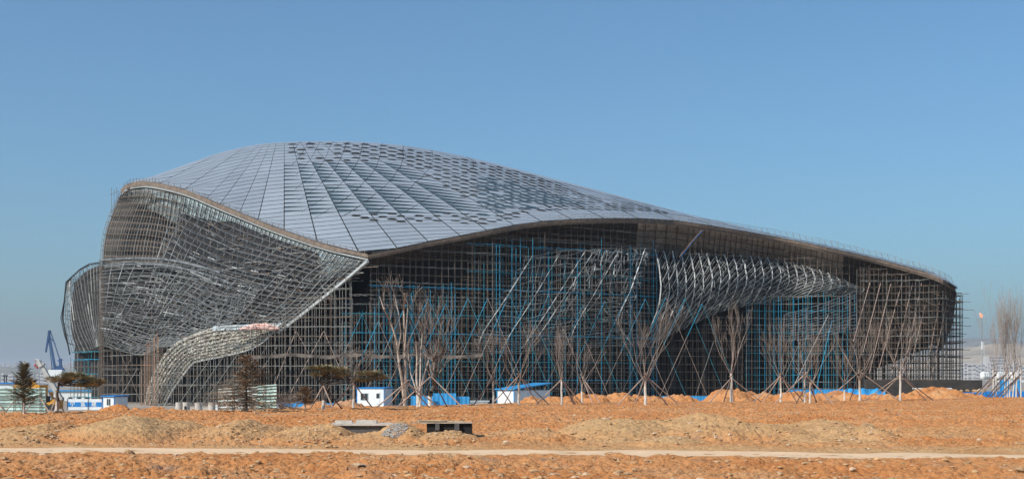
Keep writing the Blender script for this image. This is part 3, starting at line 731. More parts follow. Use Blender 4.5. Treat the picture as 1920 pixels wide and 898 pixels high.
# ------------------------------------------------------------------ scaffolds
def scaffold(label, us, Yf, vt, vb, lift, mp, ml, group, layers=1, dl=1.4, w=.13, braces=(), deck=None, skip=0, jitter=0, mb_=None, topj=12, zbase=None):
    um = us[len(us)//2]; root = empty('scaffold', at(um, vb(um), Yf(um)), label, 'scaffold', group)
    mps = mp if isinstance(mp, list) else [mp]; rest = {m_: MB() for m_ in mps}; cnt = 0
    for L_ in range(layers):
        for u in us:
            if rnd() < skip: continue
            Y = Yf(u)+L_*dl; m_ = mps[int(rnd()*len(mps))]; uj = u+(rnd()-.5)*jitter
            x = ux(uj, Y-L_*dl) ; z0 = hz(vb(u), Y); z1 = hz(vt(u)+rnd()*topj, Yf(u)); lean = (rnd()-.5)*.12
            if cnt < 100:
                p = MB(); p.bar((x, Y, z0), (x+lean, Y, z1), w, 4); p.build('standard', m_, root); cnt += 1
            else: rest[m_].bar((x, Y, z0), (x+lean, Y, z1), w, 4)
    for m_, r_ in rest.items():
        if r_.f: r_.build('standard', m_, root)['kind'] = 'stuff'
    zmin = min(hz(vb(u), Yf(u)) for u in us); zmax = max(hz(vt(u), Yf(u)) for u in us); z = zmin+lift*.6; mls = ml if isinstance(ml, list) else [ml]
    n = 0
    while z < zmax:
        lg = MB(); run = []
        for L_ in range(layers):
            for i in range(len(us)-1):
                ua, ub = us[i], us[i+1]; Y0, Y1 = Yf(ua), Yf(ub)
                if z < hz(vt((ua+ub)/2), Y0) and z > hz(vb((ua+ub)/2), Y0) and rnd() > skip*.5:
                    s_ = .10*(rnd()-.5)
                    lg.bar((ux(ua-1, Y0), Y0+L_*dl-.07, z+s_), (ux(ub+1, Y1), Y1+L_*dl-.07, z+s_+(rnd()-.5)*.05), w*.9, 4)
                    if deck and L_ == 0 and rnd() < deck: lg.box(((ux(ua, Y0)+ux(ub, Y1))/2, (Y0+Y1)/2+dl*.5, z+.06), (abs(ux(ub, Y1)-ux(ua, Y0)), dl, .09))
        if lg.f: lg.build('ledger', mls[n % len(mls)], root)
        z += lift*(.94+.12*rnd()); n += 1
    for p, q_, m_, ww in braces:
        b2 = MB(); b2.bar(at(*p), at(*q_), ww, 4); b2.build('brace', m_, root)
    return root
def rng(a, b, s):
    return list(np.arange(a, b, s)+0.0)
SG = 'scaffolds around the hall'
# brown grid in front of the whole front, from the corner to the bulge
scaffold('rust brown pipe scaffold hung under the roof edge right of the corner', rng(694, 1240, 12.2), lambda u: rimY(u)+1.5, lambda u: rim(u)+6, lambda u: 768, 1.75, 'rust_pipe', ['rust_pipe', 'grey_pipe'], SG,
         layers=2, dl=2.2, w=.11, jitter=2, topj=5, deck=.1)
# blue scaffold in the middle
def btop(u): return lin([(575, 640), (620, 600), (640, 560), (700, 530), (760, 525), (870, 525), (880, 445), (1040, 435), (1060, 440), (1230, 450)])(u)
br = []
for i, u0 in enumerate(range(600, 1230, 37)):
    Y = rimY(max(u0, 700))-.6; v1 = 548+25*rnd()+(40 if u0 < 660 else 0); dx = (760-v1)*.46
    mid = .45+.25*rnd(); pm = (u0+dx*mid, 760+(v1-760)*mid, Y)
    br.append(((u0, 760, Y), pm, 'pink_pipe', .12)); br.append((pm, (u0+dx, v1, Y), 'blue_pipe', .14))
    br.append(((u0+dx, v1, Y), (u0+dx+(740-v1)*.42, 740, Y), 'teal_pipe' if rnd() < .6 else 'pink_pipe', .09))
scaffold('bright blue scaffold with long slanting braces filling the middle of the front', rng(640, 1236, 7.6), lambda u: rimY(max(u, 695))+.6, btop, lambda u: 768, 1.9, ['blue_pipe', 'teal_pipe', 'blue_pipe', 'rust_pipe', 'grey_pipe'], ['teal_pipe', 'grey_pipe', 'grey_pipe', 'blue_pipe', 'rust_pipe'], SG,
         layers=2, dl=3, w=.125, braces=br, skip=.15, jitter=4, topj=50)
# black opening between the blue ones
scaffold('thin brown scaffold in the black opening under the diagrid bulge', rng(1236, 1402, 10.5), lambda u: rimY(u)+2, lambda u: lin([(1236, 655), (1290, 622), (1340, 595), (1402, 580)])(u), lambda u: 764, 1.9, 'dark_board', ['rust_pipe', 'dark_board'], SG,
         layers=3, dl=2, w=.11, jitter=3, braces=[((1300, 755, 289), (1338, 640, 289), 'grey_pipe', .14), ((1355, 755, 290), (1395, 630, 290), 'grey_pipe', .12), ((1245, 750, 287), (1290, 640, 287), 'dark_board', .14)])
scaffold('brown scaffold hanging behind the diagrid under the soffit', rng(1232, 1600, 12), lambda u: rimY(u)+1.5, lambda u: rim(u)+8, lambda u: tb((u-1222)/388)+6 if u < 1600 else 540, 1.9, 'rust_pipe', 'rust_pipe', SG, layers=1, w=.13, jitter=3)
scaffold('blue green scaffold under the right half of the diagrid', rng(1400, 1612, 8.2), lambda u: rimY(u)+.5, lambda u: lin([(1400, 560), (1500, 548), (1612, 545)])(u), lambda u: 764, 1.75, ['blue_pipe', 'teal_pipe', 'grey_pipe', 'rust_pipe'], ['grey_pipe', 'teal_pipe', 'grey_pipe'], SG,
         layers=2, dl=2.4, w=.11, jitter=5, skip=.12, braces=[((1528, 740, 294), (1560, 600, 294), 'blue_pipe', .18), ((1450, 755, 293), (1500, 640, 293), 'grey_pipe', .12), ((1480, 740, 293), (1553, 590, 293), 'galv_white', .13)])
# right end
rk = []
for a, b_, c_, d_ in ((1631, 530, 1600, 640), (1651, 531, 1618, 660), (1670, 532, 1630, 700), (1691, 530, 1648, 690), (1711, 531, 1672, 700), (1728, 530, 1690, 720), (1737, 562, 1700, 715), (1762, 563, 1738, 690), (1775, 566, 1742, 730)):
    rk.append(((a, b_, 312), (c_, d_, 312), 'pink_pipe', .22))
scaffold('dense brown scaffold wrapped round the rounded right end', rng(1612, 1806, 8.6), lambda u: rimY(min(u, 1790))-2.5+max(0, (u-1760)/45*10), lambda u: lin([(1612, 492), (1700, 512), (1770, 535), (1785, 545), (1806, 552)])(u), lambda u: 764-(u > 1640)*30, 1.5,
         ['rust_pipe', 'dark_board', 'grey_pipe'], ['rust_pipe', 'dark_board', 'grey_pipe'], SG, layers=2, dl=3, w=.11, jitter=5, braces=rk, deck=.2, skip=.08)
rt = scaffold('see-through dark scaffold with plank decks beneath the right end', rng(1636, 1808, 6.5), lambda u: 332+max(0, (u-1760)/45*8), lambda u: lin([(1640, 655), (1720, 640), (1760, 590), (1780, 560), (1808, 548)])(u), lambda u: 738, 1.8,
         ['dark_steel', 'dark_board'], ['dark_steel', 'dark_board'], SG, layers=5, dl=2.4, w=.17, jitter=4, deck=.97)
pj = MB()
for i, v in enumerate(range(550, 735, 15)):
    pj.bar(at(1770, v, 336), at(1812+rnd()*14, v+1, 336), .16); pj.box(tuple(at(1790, v, 338)), (3, 3, .12))
pj.build('plank', 'dark_board', rt)
# left side
def Fg(dY):
    return patch([[(a, b, c+dY) for a, b, c in r_] for r_ in [[(226, 360, 340), (262, 356, 331), (300, 358, 322), (345, 370, 312)], [(203, 405, 338), (240, 405, 328), (290, 408, 318), (342, 420, 309)],
                 [(191, 450, 337), (226, 450, 326), (280, 452, 315), (340, 462, 307)], [(188, 488, 336), (220, 490, 325), (275, 488, 313), (338, 492, 306)]]])
F_ = Fg(0); root = empty('scaffold', F_(.5, 1), 'fine rust brown scaffold curving round the upper left corner', 'scaffold', SG)
for i in range(30):
    p = MB(); p.chain([F_(i/29, w) for w in np.linspace(0, 1, 7)], .15); p.chain([F_(i/29, w)+Vector((0, 2.2, 0)) for w in np.linspace(0, 1, 5)], .15); p.build('standard', 'rust_pipe' if i % 3 else 'grey_pipe', root)
for j in range(13):
    w0 = j/12; p = MB(); p.chain([F_(s, w0) for s in np.linspace(0, 1, 24)], .17); p.chain([F_(s, w0)+Vector((0, 2.2, 0)) for s in np.linspace(0, 1, 20)], .14)
    if j % 3 == 1: p.grid(lambda s, w: F_(s, w0)+Vector((0, 2.2*w, .1)), 24, 1)
    p.build('ledger', 'rust_pipe', root)
scaffold('teal and brown scaffold at the far left foot of the hall', rng(132, 190, 6.5), lambda u: 330-(u-132)*.2, lambda u: 655, lambda u: 752, 1.9, ['teal_pipe', 'rust_pipe', 'grey_pipe'], ['teal_pipe', 'rust_pipe', 'blue_pipe'], SG, layers=2, dl=3, w=.14, jitter=2, deck=.3, topj=25)
scaffold('single brown scaffold tower up the left corner of the lower lattice', [186, 190.5], lambda u: 309, lambda u: 486, lambda u: 762, 1.8, 'rust_pipe', 'rust_pipe', SG, layers=2, dl=1.2, w=.2)
scaffold('brown scaffold with big cross braces in the dark recess', rng(194, 300, 9), lambda u: 308-(u-190)*.2, lambda u: lin([(190, 645), (265, 664), (300, 650)])(u), lambda u: 766, 2.3, 'rust_pipe', ['rust_pipe', 'grey_pipe'], SG, layers=2, dl=3, w=.13, jitter=4,
         braces=[((228, 740, 296), (258, 690, 296), 'grey_pipe', .2), ((222, 652, 296), (262, 750, 296), 'rust_pipe', .18), ((205, 760, 298), (246, 670, 298), 'rust_pipe', .15)])
scaffold('orange brown pole scaffold left of the pleated wing', rng(262, 298, 4.6), lambda u: 268, lambda u: lin([(262, 690), (275, 640), (298, 620)])(u), lambda u: 768, 2.0, ['orange_pipe', 'rust_pipe', 'grey_pipe'], ['orange_pipe', 'rust_pipe'], SG, layers=2, dl=1.2, w=.15, jitter=1)
gb = [((u0, 765, 262), (u0+80, 650, 262), 'grey_pipe', .15) for u0 in (330, 352, 375, 398, 420, 440)]+[((505, 745, 262), (555, 620, 262), 'pink_pipe', .19), ((555, 620, 262), (580, 665, 262), 'pink_pipe', .16), ((545, 735, 261), (607, 620, 261), 'pink_pipe', .19), ((607, 620, 261), (650, 720, 261), 'pink_pipe', .17)]
scaffold('grey pipe scaffold in front of the pleated wing', rng(286, 660, 9.5), lambda u: 263.5-(u-286)*.01, lambda u: lin([(286, 640), (400, 615), (520, 590), (600, 545), (660, 500)])(u), lambda u: 768, 2.0, ['grey_pipe', 'grey_pipe', 'rust_pipe'], ['grey_pipe', 'rust_pipe'], SG, layers=2, dl=2.4, w=.14, jitter=3, braces=gb, topj=30)
# safety net strung across
nt_ = MB(); nt_.grid(lambda s, w: at(455+s*450, 664+2*math.sin(s*23)+w*(4+3*abs(math.sin(s*31))), 258.2+.3*math.sin(s*60)+(2 if s > .5 else 0)), 160, 2)
tag(nt_.build('safety_net', 'net'), 'sagging brown safety net strung across the scaffold', 'safety net')
# debris chute
ch = MB(); pts = [at(1317, 433, 294), at(1306, 445, 293), at(1296, 457, 292), at(1286, 470, 291), at(1276, 482, 290)]
ch.m = 0; ch.chain(pts[1:], .24, 6); ch.m = 1; ch.chain([p+Vector((-.35, -.1, 0)) for p in pts[::2]], .1, 5); ch.m = 0; ch.bar(pts[0], pts[1], .3, 6)
tag(ch.build('chute', ['crane_blue', 'orange_pipe']), 'blue and orange chute hanging from the front roof edge', 'chute')
# a few lone poles above the left roof corner
pl = MB()
for u, v in ((209, 352), (214, 356), (219, 352), (222, 358)): pl.bar(at(u, 400, 341), at(u, v, 341), .12)
pl.bar(at(205, 366, 341), at(224, 358, 341), .1); tag(pl.build('scaffold_pole', 'rust_pipe'), 'thin poles standing up at the top left roof corner', 'poles')

# ------------------------------------------------------------------ trees
def branch(mb, p, d, r, ln, depth, rng_, spread, droop, rmin, up=.35):
    n = 3; pts = [p]; dd = d.copy()
    for i in range(n):
        dd = (dd+Vector((rng_.uniform(-1, 1), rng_.uniform(-1, 1), rng_.uniform(-.6, .9)))*.16+Vector((0, 0, up*.16))).normalized()
        pts.append(pts[-1]+dd*ln/n)
    r1 = max(rmin, r*.6)
    for i in range(n): mb.bar(pts[i], pts[i+1], 2*(r+(r1-r)*i/n), 5 if r > .05 else 3, 2*(r+(r1-r)*(i+1)/n), caps=False)
    if depth <= 0: return
    k = rng_.choice([2, 2, 2, 3])
    for i in range(k):
        t = 1 if i == 0 else rng_.uniform(.35, 1.0); j = min(n-1, int(t*n)); q_ = pts[j].lerp(pts[j+1], t*n-j) if t < 1 else pts[-1]
        a = rng_.uniform(0, 6.28); s_ = spread*(.5 if i == 0 else 1); side = Vector((math.cos(a), math.sin(a), 0))
        nd = (dd+side*s_*rng_.uniform(.6, 1.2)+Vector((0, 0, up*.3-droop))).normalized()
        branch(mb, q_, nd, r1*(.9 if i == 0 else .7), ln*rng_.uniform(.62, .85), depth-1, rng_, spread, droop, rmin, up)
TG = 'bare young trees along the edge of the field'
def bare_tree(u, v, vtop, label, seed, fork=.28, limbs=5, spread=.55, r=.11, mt='bark', mc='twig', limew=.16, depth=4, lean=0, group=TG, up=.5, rmin=.008, Yo=None):
    g = random.Random(seed); Y = Yo or CZ*F/(v-HV); x = ux(u, Y); z = gz(x, Y)-.08 if not Yo else hz(v, Y); Hh = (v-vtop)/F*Y
    root = empty('bare_tree', (x, Y, z), label, 'tree', group); b0 = Vector((x, Y, z)); hf = Hh*fork
    tr = MB(); pts = [b0]; 
    for i in range(1, 6): pts.append(b0+Vector((lean*hf*i/5+g.uniform(-.03, .03), g.uniform(-.03, .03), hf*i/5)))
    lw = hf*limew/fork if False else limew*Hh
    for i in range(5):
        tr.m = 1 if (pts[i].z-z) < lw-.01 else 0
        tr.bar(pts[i], pts[i+1], 2*r*(1.15-.07*i), 7, 2*r*(1.08-.07*i), caps=False)
    tr.build('trunk', [mt, 'lime'], root)
    cr = MB(); L0 = Hh*(1-fork)
    for i in range(limbs):
        a = 2*math.pi*(i+g.uniform(-.3, .3))/limbs; k = g.uniform(.4, 1)*spread*1.35; d = Vector((math.cos(a)*k, math.sin(a)*k, 1)).normalized()
        st = pts[4].lerp(pts[5], g.random()); branch(cr, st, d, r*g.uniform(.30, .48), L0*g.uniform(.34, .44), depth, g, spread*.95, 0, rmin, up*.75)
    cr.build('crown', mc, root); return root
def stakes(u, v, vk, feet, label, Yo=None, thick=.09, mt='stake'):
    Y = Yo or CZ*F/(v-HV); x = ux(u, Y); z = gz(x, Y) if not Yo else hz(v, Y); root = empty('tree_stakes', (x, Y, z), label, 'tree stakes', 'wooden props tied round the young trees'); top = at(u, vk, Y)
    for i, du in enumerate(feet):
        dy = (-.5, 1.2, -.9, .8)[i % 4]; fx = x+du/F*Y; b2 = MB(); Yf_ = Y+dy; fz = gz(fx, Yf_) if not Yo else z
        e = top+(top-Vector((fx, Yf_, fz))).normalized()*.25
        b2.bar((fx, Yf_, fz-.05), e, thick*1.25, 6, thick); b2.build('pole', mt if i != len(feet)-2 else 'stake_dark', root)
    return root
T = [(663, 766, 640, 'small bare tree with low spreading limbs left of the white cabin', .42, 5, .9, .10, (-45, 35)),
     (925, 761, 612, 'slim bare tree at the left end of the blue roofed cabin', .33, 5, .6, .08, (-40, 38)),
     (973, 760, 605, 'bare tree with a pale trunk in front of the blue roofed cabin', .28, 5, .7, .11, (-55, 40, 60, -30)),
     (1053, 759, 618, 'straight bare tree just right of the blue roofed cabin', .36, 5, .45, .09, (-50, 28, 24, 42)),
     (1091, 757, 640, 'thin bare tree, second one right of the blue roofed cabin', .36, 5, .6, .085, (36, -22, 20)),
     (1210, 759, 578, 'tall dense bare tree in front of the left edge of the diagrid', .26, 7, .45, .12, (-55, 68, 40, -18)),
     (1371, 756, 578, 'open V-shaped bare tree in front of the black opening', .32, 4, .5, .12, (-45, 65, -18, 8)),
     (1464, 756, 600, 'bare tree with dense fine twigs right of the V-shaped one', .32, 6, .5, .10, (-57, -30, 44, 36)),
     (1509, 757, 598, 'bare tree standing left of a close twin trunk', .30, 6, .7, .10, (-60, 30, 50)),
     (1519, 757, 630, 'bare tree right of its close twin trunk', .34, 4, .5, .09, (-30, 18)),
     (1583, 753, 650, 'short dark twiggy tree between taller pale ones', .38, 6, .6, .08, (-25,)),
     (1612, 752, 588, 'wide bare tree forked low in front of the blue green scaffold', .28, 6, .75, .14, (-70, -14, 75)),
     (1688, 751, 583, 'large pale bare tree beneath the right end of the hall', .34, 6, .62, .12, (-75, -45, 60, 55))]
for i, (u, v, vt, lab, fk, lb, sp_, r_, ft) in enumerate(T):
    dark = i == 10
    bare_tree(u, v, vt, lab, 100+i, fk, lb, sp_, r_, 'bark_dark' if dark else ('bark_pale' if i in (3, 6, 12) else 'bark'), 'twig' if i % 3 else 'twig_pink', depth=4)
    if len(ft) > 1: stakes(u, v, v-48-4*(i % 3), ft, 'poles propping ' + ['the small low-spreading tree', 'the tree at the left end of the blue roofed cabin', 'the pale tree in front of the blue roofed cabin', 'the straight tree right of the blue roofed cabin', 'the second tree right of the blue roofed cabin', 'the dense tree at the left edge of the diagrid', 'the V-shaped tree before the black opening', 'the finely twigged tree right of the V-shaped one', 'the left tree of a close pair', 'the right tree of a close pair', '', 'the wide low-forked tree', 'the pale tree under the right end of the hall'][i])
# the three big old trunks in the middle
def limbtree(u, v, label, stems, seed, crown, mt, white=True):
    g = random.Random(seed); Y = CZ*F/(v-HV); x = ux(u, Y); z = gz(x, Y)-.05; root = empty('bare_tree', (x, Y, z), label, 'tree', TG)
    tr = MB(); cr = MB()
    for pts, r0, r1 in stems:
        P_ = [at(a, b_, Y+(i*.25 if i else 0)*g.uniform(-1, 1)) for i, (a, b_) in enumerate(pts)]
        for i in range(len(P_)-1):
            t0, t1 = i/(len(P_)-1), (i+1)/(len(P_)-1); tr.m = 1 if (white and pts[i+1][1] > v-26) else 0
            tr.bar(P_[i], P_[i+1], 2*(r0+(r1-r0)*t0), 7, 2*(r0+(r1-r0)*t1), caps=i == len(P_)-2)
        for i in range(crown):
            j = g.randrange(min(len(P_)//2, len(P_)-2), len(P_)-1); q_ = P_[j].lerp(P_[j+1], g.random()); a = g.uniform(0, 6.28)
            branch(cr, q_, Vector((math.cos(a)*.7, math.sin(a)*.7, .9)).normalized(), r1*.5+.012, g.uniform(.8, 1.5), 3, g, .6, 0, .014, .4)
    tr.build('trunk', [mt, 'lime'], root); cr.build('crown', 'twig', root)
limbtree(759, 763, 'tallest bare tree, one stem straight and one leaning left', [([(759, 764), (759, 735), (760, 700), (759, 660), (758, 620), (757, 580), (759, 550)], .17, .05), ([(757, 745), (754, 715), (748, 680), (744, 640), (733, 605), (720, 580), (712, 556)], .13, .035),
          ([(746, 660), (752, 625), (748, 590), (740, 556)], .06, .025), ([(759, 655), (762, 610), (765, 570)], .06, .03)], 5, 2, 'bark')
limbtree(785, 763, 'clump of thin bare stems with whitewashed feet', [([(783, 764), (783, 740), (781, 710), (782, 670), (780, 640)], .12, .04), ([(787, 764), (789, 730), (796, 700), (805, 670)], .12, .04), ([(785, 755), (788, 710), (789, 660), (792, 625)], .08, .03), ([(784, 742), (770, 700), (765, 660)], .06, .02)], 6, 2, 'bark_pale')
limbtree(806, 763, 'crooked dark tree with a white painted foot and twiggy top', [([(806, 764), (806, 741), (808, 735), (814, 722), (812, 708), (811, 698), (814, 682), (813, 668)], .17, .12), ([(813, 672), (823, 666), (830, 662), (833, 645), (832, 620)], .10, .03), ([(813, 668), (803, 660), (796, 645), (800, 625)], .09, .03), ([(812, 712), (818, 706)], .07, .06)], 8, 7, 'bark_dark')
stakes(762, 764, 716, (-58, -40, 48, 62), 'crossed wooden poles propping the tallest bare tree'); stakes(808, 764, 705, (-65, 30, 62), 'crossed wooden poles propping the crooked dark tree')
# poplar clump at the right
for i, (u, vt, ln_) in enumerate(((1863, 560, -.02), (1868, 600, .0), (1884, 574, .0), (1889, 585, .0), (1893, 570, .02), (1899, 590, .08), (1905, 572, .05), (1914, 566, .0), (1935, 575, .0))):
    bare_tree(u, 746, vt, ('pale slender poplar at the left edge of the right-hand clump', 'short poplar right beside the leftmost one', 'white-stemmed poplar, third from the left in the clump', 'white-stemmed poplar, fourth from the left in the clump',
              'poplar in the middle of the clump', 'poplar leaning right in the clump', 'poplar beside the leaning one', 'poplar at the right edge of the picture', 'poplar half outside the right edge of the picture')[i], 300+i,
              .30, 5, .26, .085, 'bark_pale', 'twig_pink', .3, 4, ln_, 'poplars in the clump at the right', up=1.0)
for i, (u, ft) in enumerate(((1868, (-48, -30)), (1886, (-42, -60)), (1899, (-50, 20)), (1915, (-52, -36)))):
    stakes(u, 746, 700, ft, ('poles propping the leftmost poplars', 'poles propping the white-stemmed poplars', 'poles propping the leaning poplar', 'poles at the right edge of the picture')[i], thick=.13)

def needles(mb, p, d, ln, wd, g, droop=.2):      # one flat feathery shoot of many narrow blades
    d = d.normalized(); s_ = d.cross(Vector((0, 0, 1)))
    if s_.length < .1: s_ = Vector((1, 0, 0))
    s_.normalize(); n = 7
    for i in range(n):
        t = (i+.5)/n; c = p+d*ln*t+Vector((0, 0, -droop*ln*t*t))
        for sg_ in (-1, 1):
            L_ = wd*(1-.6*t)*g.uniform(.6, 1.2); e = c+s_*sg_*L_+d*L_*.7+Vector((0, 0, g.uniform(-.25, .15)*L_)); k = d*wd*.16
            mb.poly([c-k, e, c+k])
    mb.poly([p-s_*wd*.06, p+d*ln+Vector((0, 0, -droop*ln)), p+s_*wd*.06])
def spruce(u, v, vtop, hw, label, seed, mt, limew=.22, bare=.12, dens=1.0, sp=.4, lift=.15):
    g = random.Random(seed); Y = CZ*F/(v-HV); x = ux(u, Y); z = gz(x, Y)-.05; Hh = (v-vtop)/F*Y; Rr = hw/F*Y
    root = empty('spruce', (x, Y, z), label, 'tree', 'young spruces'); tr = MB()
    tr.m = 1; tr.bar((x, Y, z), (x, Y, z+Hh*limew), .16, 8, .13); tr.m = 0; tr.bar((x, Y, z+Hh*limew), (x, Y, z+Hh), .13, 6, .02); tr.build('trunk', ['bark_dark', 'lime'], root)
    cr = MB(); hh = Hh*bare; 
    while hh < Hh*.985:
        t = (hh/Hh-bare)/(1-bare); rad = Rr*(1-t)**.85*g.uniform(.75, 1.1)+.08; k = max(4, int(9*dens))
        for i in range(k):
            a = g.uniform(0, 6.28); d = Vector((math.cos(a), math.sin(a), lift+.5*t+g.uniform(-.15, .15))); L_ = rad*g.uniform(.6, 1.1); p = Vector((x, Y, z+hh+g.uniform(-.06, .06)))
            cr.bar(p, p+d*L_, .035, 3, .012, caps=False); m_ = max(2, int(L_/.22))
            for q_ in range(m_):
                pp = p+d*L_*(.25+.75*q_/m_); b_ = g.uniform(-.9, .9); dd = Vector((d.x*math.cos(b_)-d.y*math.sin(b_), d.x*math.sin(b_)+d.y*math.cos(b_), d.z+g.uniform(-.2, .2)))
                needles(cr, pp, dd, g.uniform(.28, .5), .15, g)
        hh += sp*Hh/12*g.uniform(.7, 1.3)
    cr.build('crown', mt, root); return root
spruce(45, 777, 684, 42, 'dark green spruce with a white trunk in front of the teal fence', 1, 'needle_dark', .25, .22, 1.05, .42, .3)
spruce(462, 773, 664, 88, 'browned sparse spruce in front of the grey sheet fence', 2, 'needle_brown', .1, .16, 1.7, .55, -.12)
spruce(572, 769, 728, 30, 'small browned conifer left of the flat-topped pine', 3, 'needle_brown', .3, .3, .9, .6, .2)
def flatpine(u, v, pads, label, seed, mt, trunkpts):
    g = random.Random(seed); Y = CZ*F/(v-HV); x = ux(u, Y); root = empty('flat_topped_pine', (x, Y, gz(x, Y)), label, 'tree', 'flat-topped pines'); tr = MB()
    P_ = [at(a, b_, Y) for a, b_ in trunkpts]; tr.m = 1; tr.bar(P_[0], P_[1], .3, 8, .24); tr.m = 0
    tr.chain(P_[1:], .22, 7, .14)
    for (cu, cv, hw, hh_) in pads:
        for k in range(6): tr.bar(P_[-1-(k % 2)], at(cu+g.uniform(-.8, .8)*hw, cv+hh_*.5, Y+g.uniform(-.6, .6)*hw/F*Y), .11, 4, .04)
    tr.build('trunk', ['bark_dark', 'lime'], root); cr = MB()
    for (cu, cv, hw, hh_) in pads:
        c = at(cu, cv, Y); rx = hw/F*Y; rz_ = hh_/F*Y
        for i in range(int(520*rx)):
            a, rr = g.uniform(0, 6.28), g.random()**.5; zz = g.uniform(-1, 1)*math.sqrt(max(0, 1-rr*rr))*.8+.2*math.sin(a*5+rr*7)
            p = c+Vector((rx*rr*math.cos(a), rx*.8*rr*math.sin(a), rz_*zz)); d = Vector((math.cos(a)*.8+g.uniform(-.5, .5), math.sin(a)*.8, g.uniform(-.1, .7)))
            needles(cr, p, d, g.uniform(.2, .38), .10, g, .1)
    cr.build('crown', mt, root); return root
flatpine(108, 768, [(112, 712, 26, 8), (145, 709, 30, 7), (175, 716, 22, 7), (135, 703, 20, 4), (165, 722, 24, 5)], 'wide olive flat-topped pine on props at the far left', 4, 'needle_olive', [(106, 770), (108, 752), (107, 738), (110, 722), (112, 714)])
flatpine(606, 768, [(600, 690, 24, 5), (625, 694, 26, 7), (640, 702, 18, 9), (598, 702, 14, 6), (690, 701, 24, 7), (710, 708, 16, 8), (680, 713, 16, 5)], 'flat-topped olive pine left of the white cabin', 5, 'needle_olive', [(606, 770), (607, 750), (605, 735), (603, 722), (608, 708)])
stakes(107, 768, 738, (-28, -14, 12, 24), 'reddish poles propping the far left flat-topped pine'); stakes(606, 768, 722, (-24, 34, 24), 'poles propping the flat-topped pine by the cabin')
# bare shrub
g = random.Random(9); sbm = MB(); Y = 88; x = ux(540, Y); z = gz(x, Y)
for i in range(46):
    a = g.uniform(0, 6.28); branch(sbm, Vector((x+g.uniform(-.5, .5), Y, z)), Vector((math.cos(a)*.8, math.sin(a)*.5, 1)).normalized(), .02, g.uniform(.4, .7), 2, g, .7, 0, .009, .3)
tag(sbm.build('bare_shrub', 'twig'), 'low leafless shrub beside the grey sheet fence', 'shrub')

# ------------------------------------------------------------------ fences, cabins and site clutter
def corr(mb, p0, p1, z0, z1a, z1b, amp=.028, pitch=.22, n=2):      # sheet with horizontal corrugations
    p0 = Vector(p0); p1 = Vector(p1); m_ = int((max(z1a, z1b)-z0)/pitch*4); nrm = Vector((p1.y-p0.y, p0.x-p1.x, 0)).normalized()
    mb.grid(lambda s, w: (lambda zt: Vector((p0.x+(p1.x-p0.x)*s, p0.y+(p1.y-p0.y)*s, z0+(zt-z0)*w))+nrm*amp*math.sin(w*m_/4*2*math.pi))(z1a+(z1b-z1a)*s), n, m_)
def sheetfence(u0, u1, Ya, Yb, vtop0, vtop1, label, m_, brs, posts, gap=None):
    root = empty('sheet_fence', at((u0+u1)/2, 776, (Ya+Yb)/2), label, 'fence', 'corrugated sheet fences'); z0 = -.3
    k = max(2, int((u1-u0)/36))
    for i in range(k):
        a, b_ = i/k, (i+1)/k; ua, ub = u0+(u1-u0)*a, u0+(u1-u0)*b_; Y0, Y1 = Ya+(Yb-Ya)*a, Ya+(Yb-Ya)*b_; mb = MB()
        va = vtop0+(vtop1-vtop0)*a; vb_ = vtop0+(vtop1-vtop0)*b_
        corr(mb, (ux(ua, Y0), Y0, 0), (ux(ub, Y1), Y1, 0), z0, hz(va, Y0), hz(vb_, Y1)); mb.build('panel', m_[i % len(m_)], root)
    for u in posts:
        t = (u-u0)/(u1-u0); Y = Ya+(Yb-Ya)*t-.12; mb = MB(); mb.bar((ux(u, Y), Y, -.3), at(u, vtop0+(vtop1-vtop0)*t-1, Y), .06); mb.build('post', 'rust_pipe', root)
    for (a, b_, c_, d_) in brs:
        t = (a-u0)/(u1-u0); Y = Ya+(Yb-Ya)*t; mb = MB(); mb.bar(at(a, b_, Y-.2), at(c_, d_, Y-1.4), .07); mb.build('brace', 'stake', root)
    for vv in (.36, .62): 
        mb = MB(); mb.bar(at(u0, vtop0+(775-vtop0)*vv, Ya-.1), at(u1, vtop1+(775-vtop1)*vv, Yb-.1), .05); mb.build('rail', 'rust_pipe', root)
sheetfence(-40, 86, 83, 81, 727, 727, 'pale teal corrugated fence at the left edge', ['fence_teal'], [(70, 740, 45, 775), (-5, 755, 14, 777), (75, 745, 95, 777), (30, 748, 5, 777)], [-20, 26, 42, 75, 86])
sheetfence(409, 519, 89, 88, 729, 720, 'weathered grey corrugated fence behind the brown spruce', ['fence_grey', 'fence_grey', 'fence_teal'], [(412, 733, 430, 770), (434, 745, 448, 770), (500, 730, 472, 770), (470, 742, 498, 770), (455, 750, 440, 770)], [409, 436, 468, 495, 519])
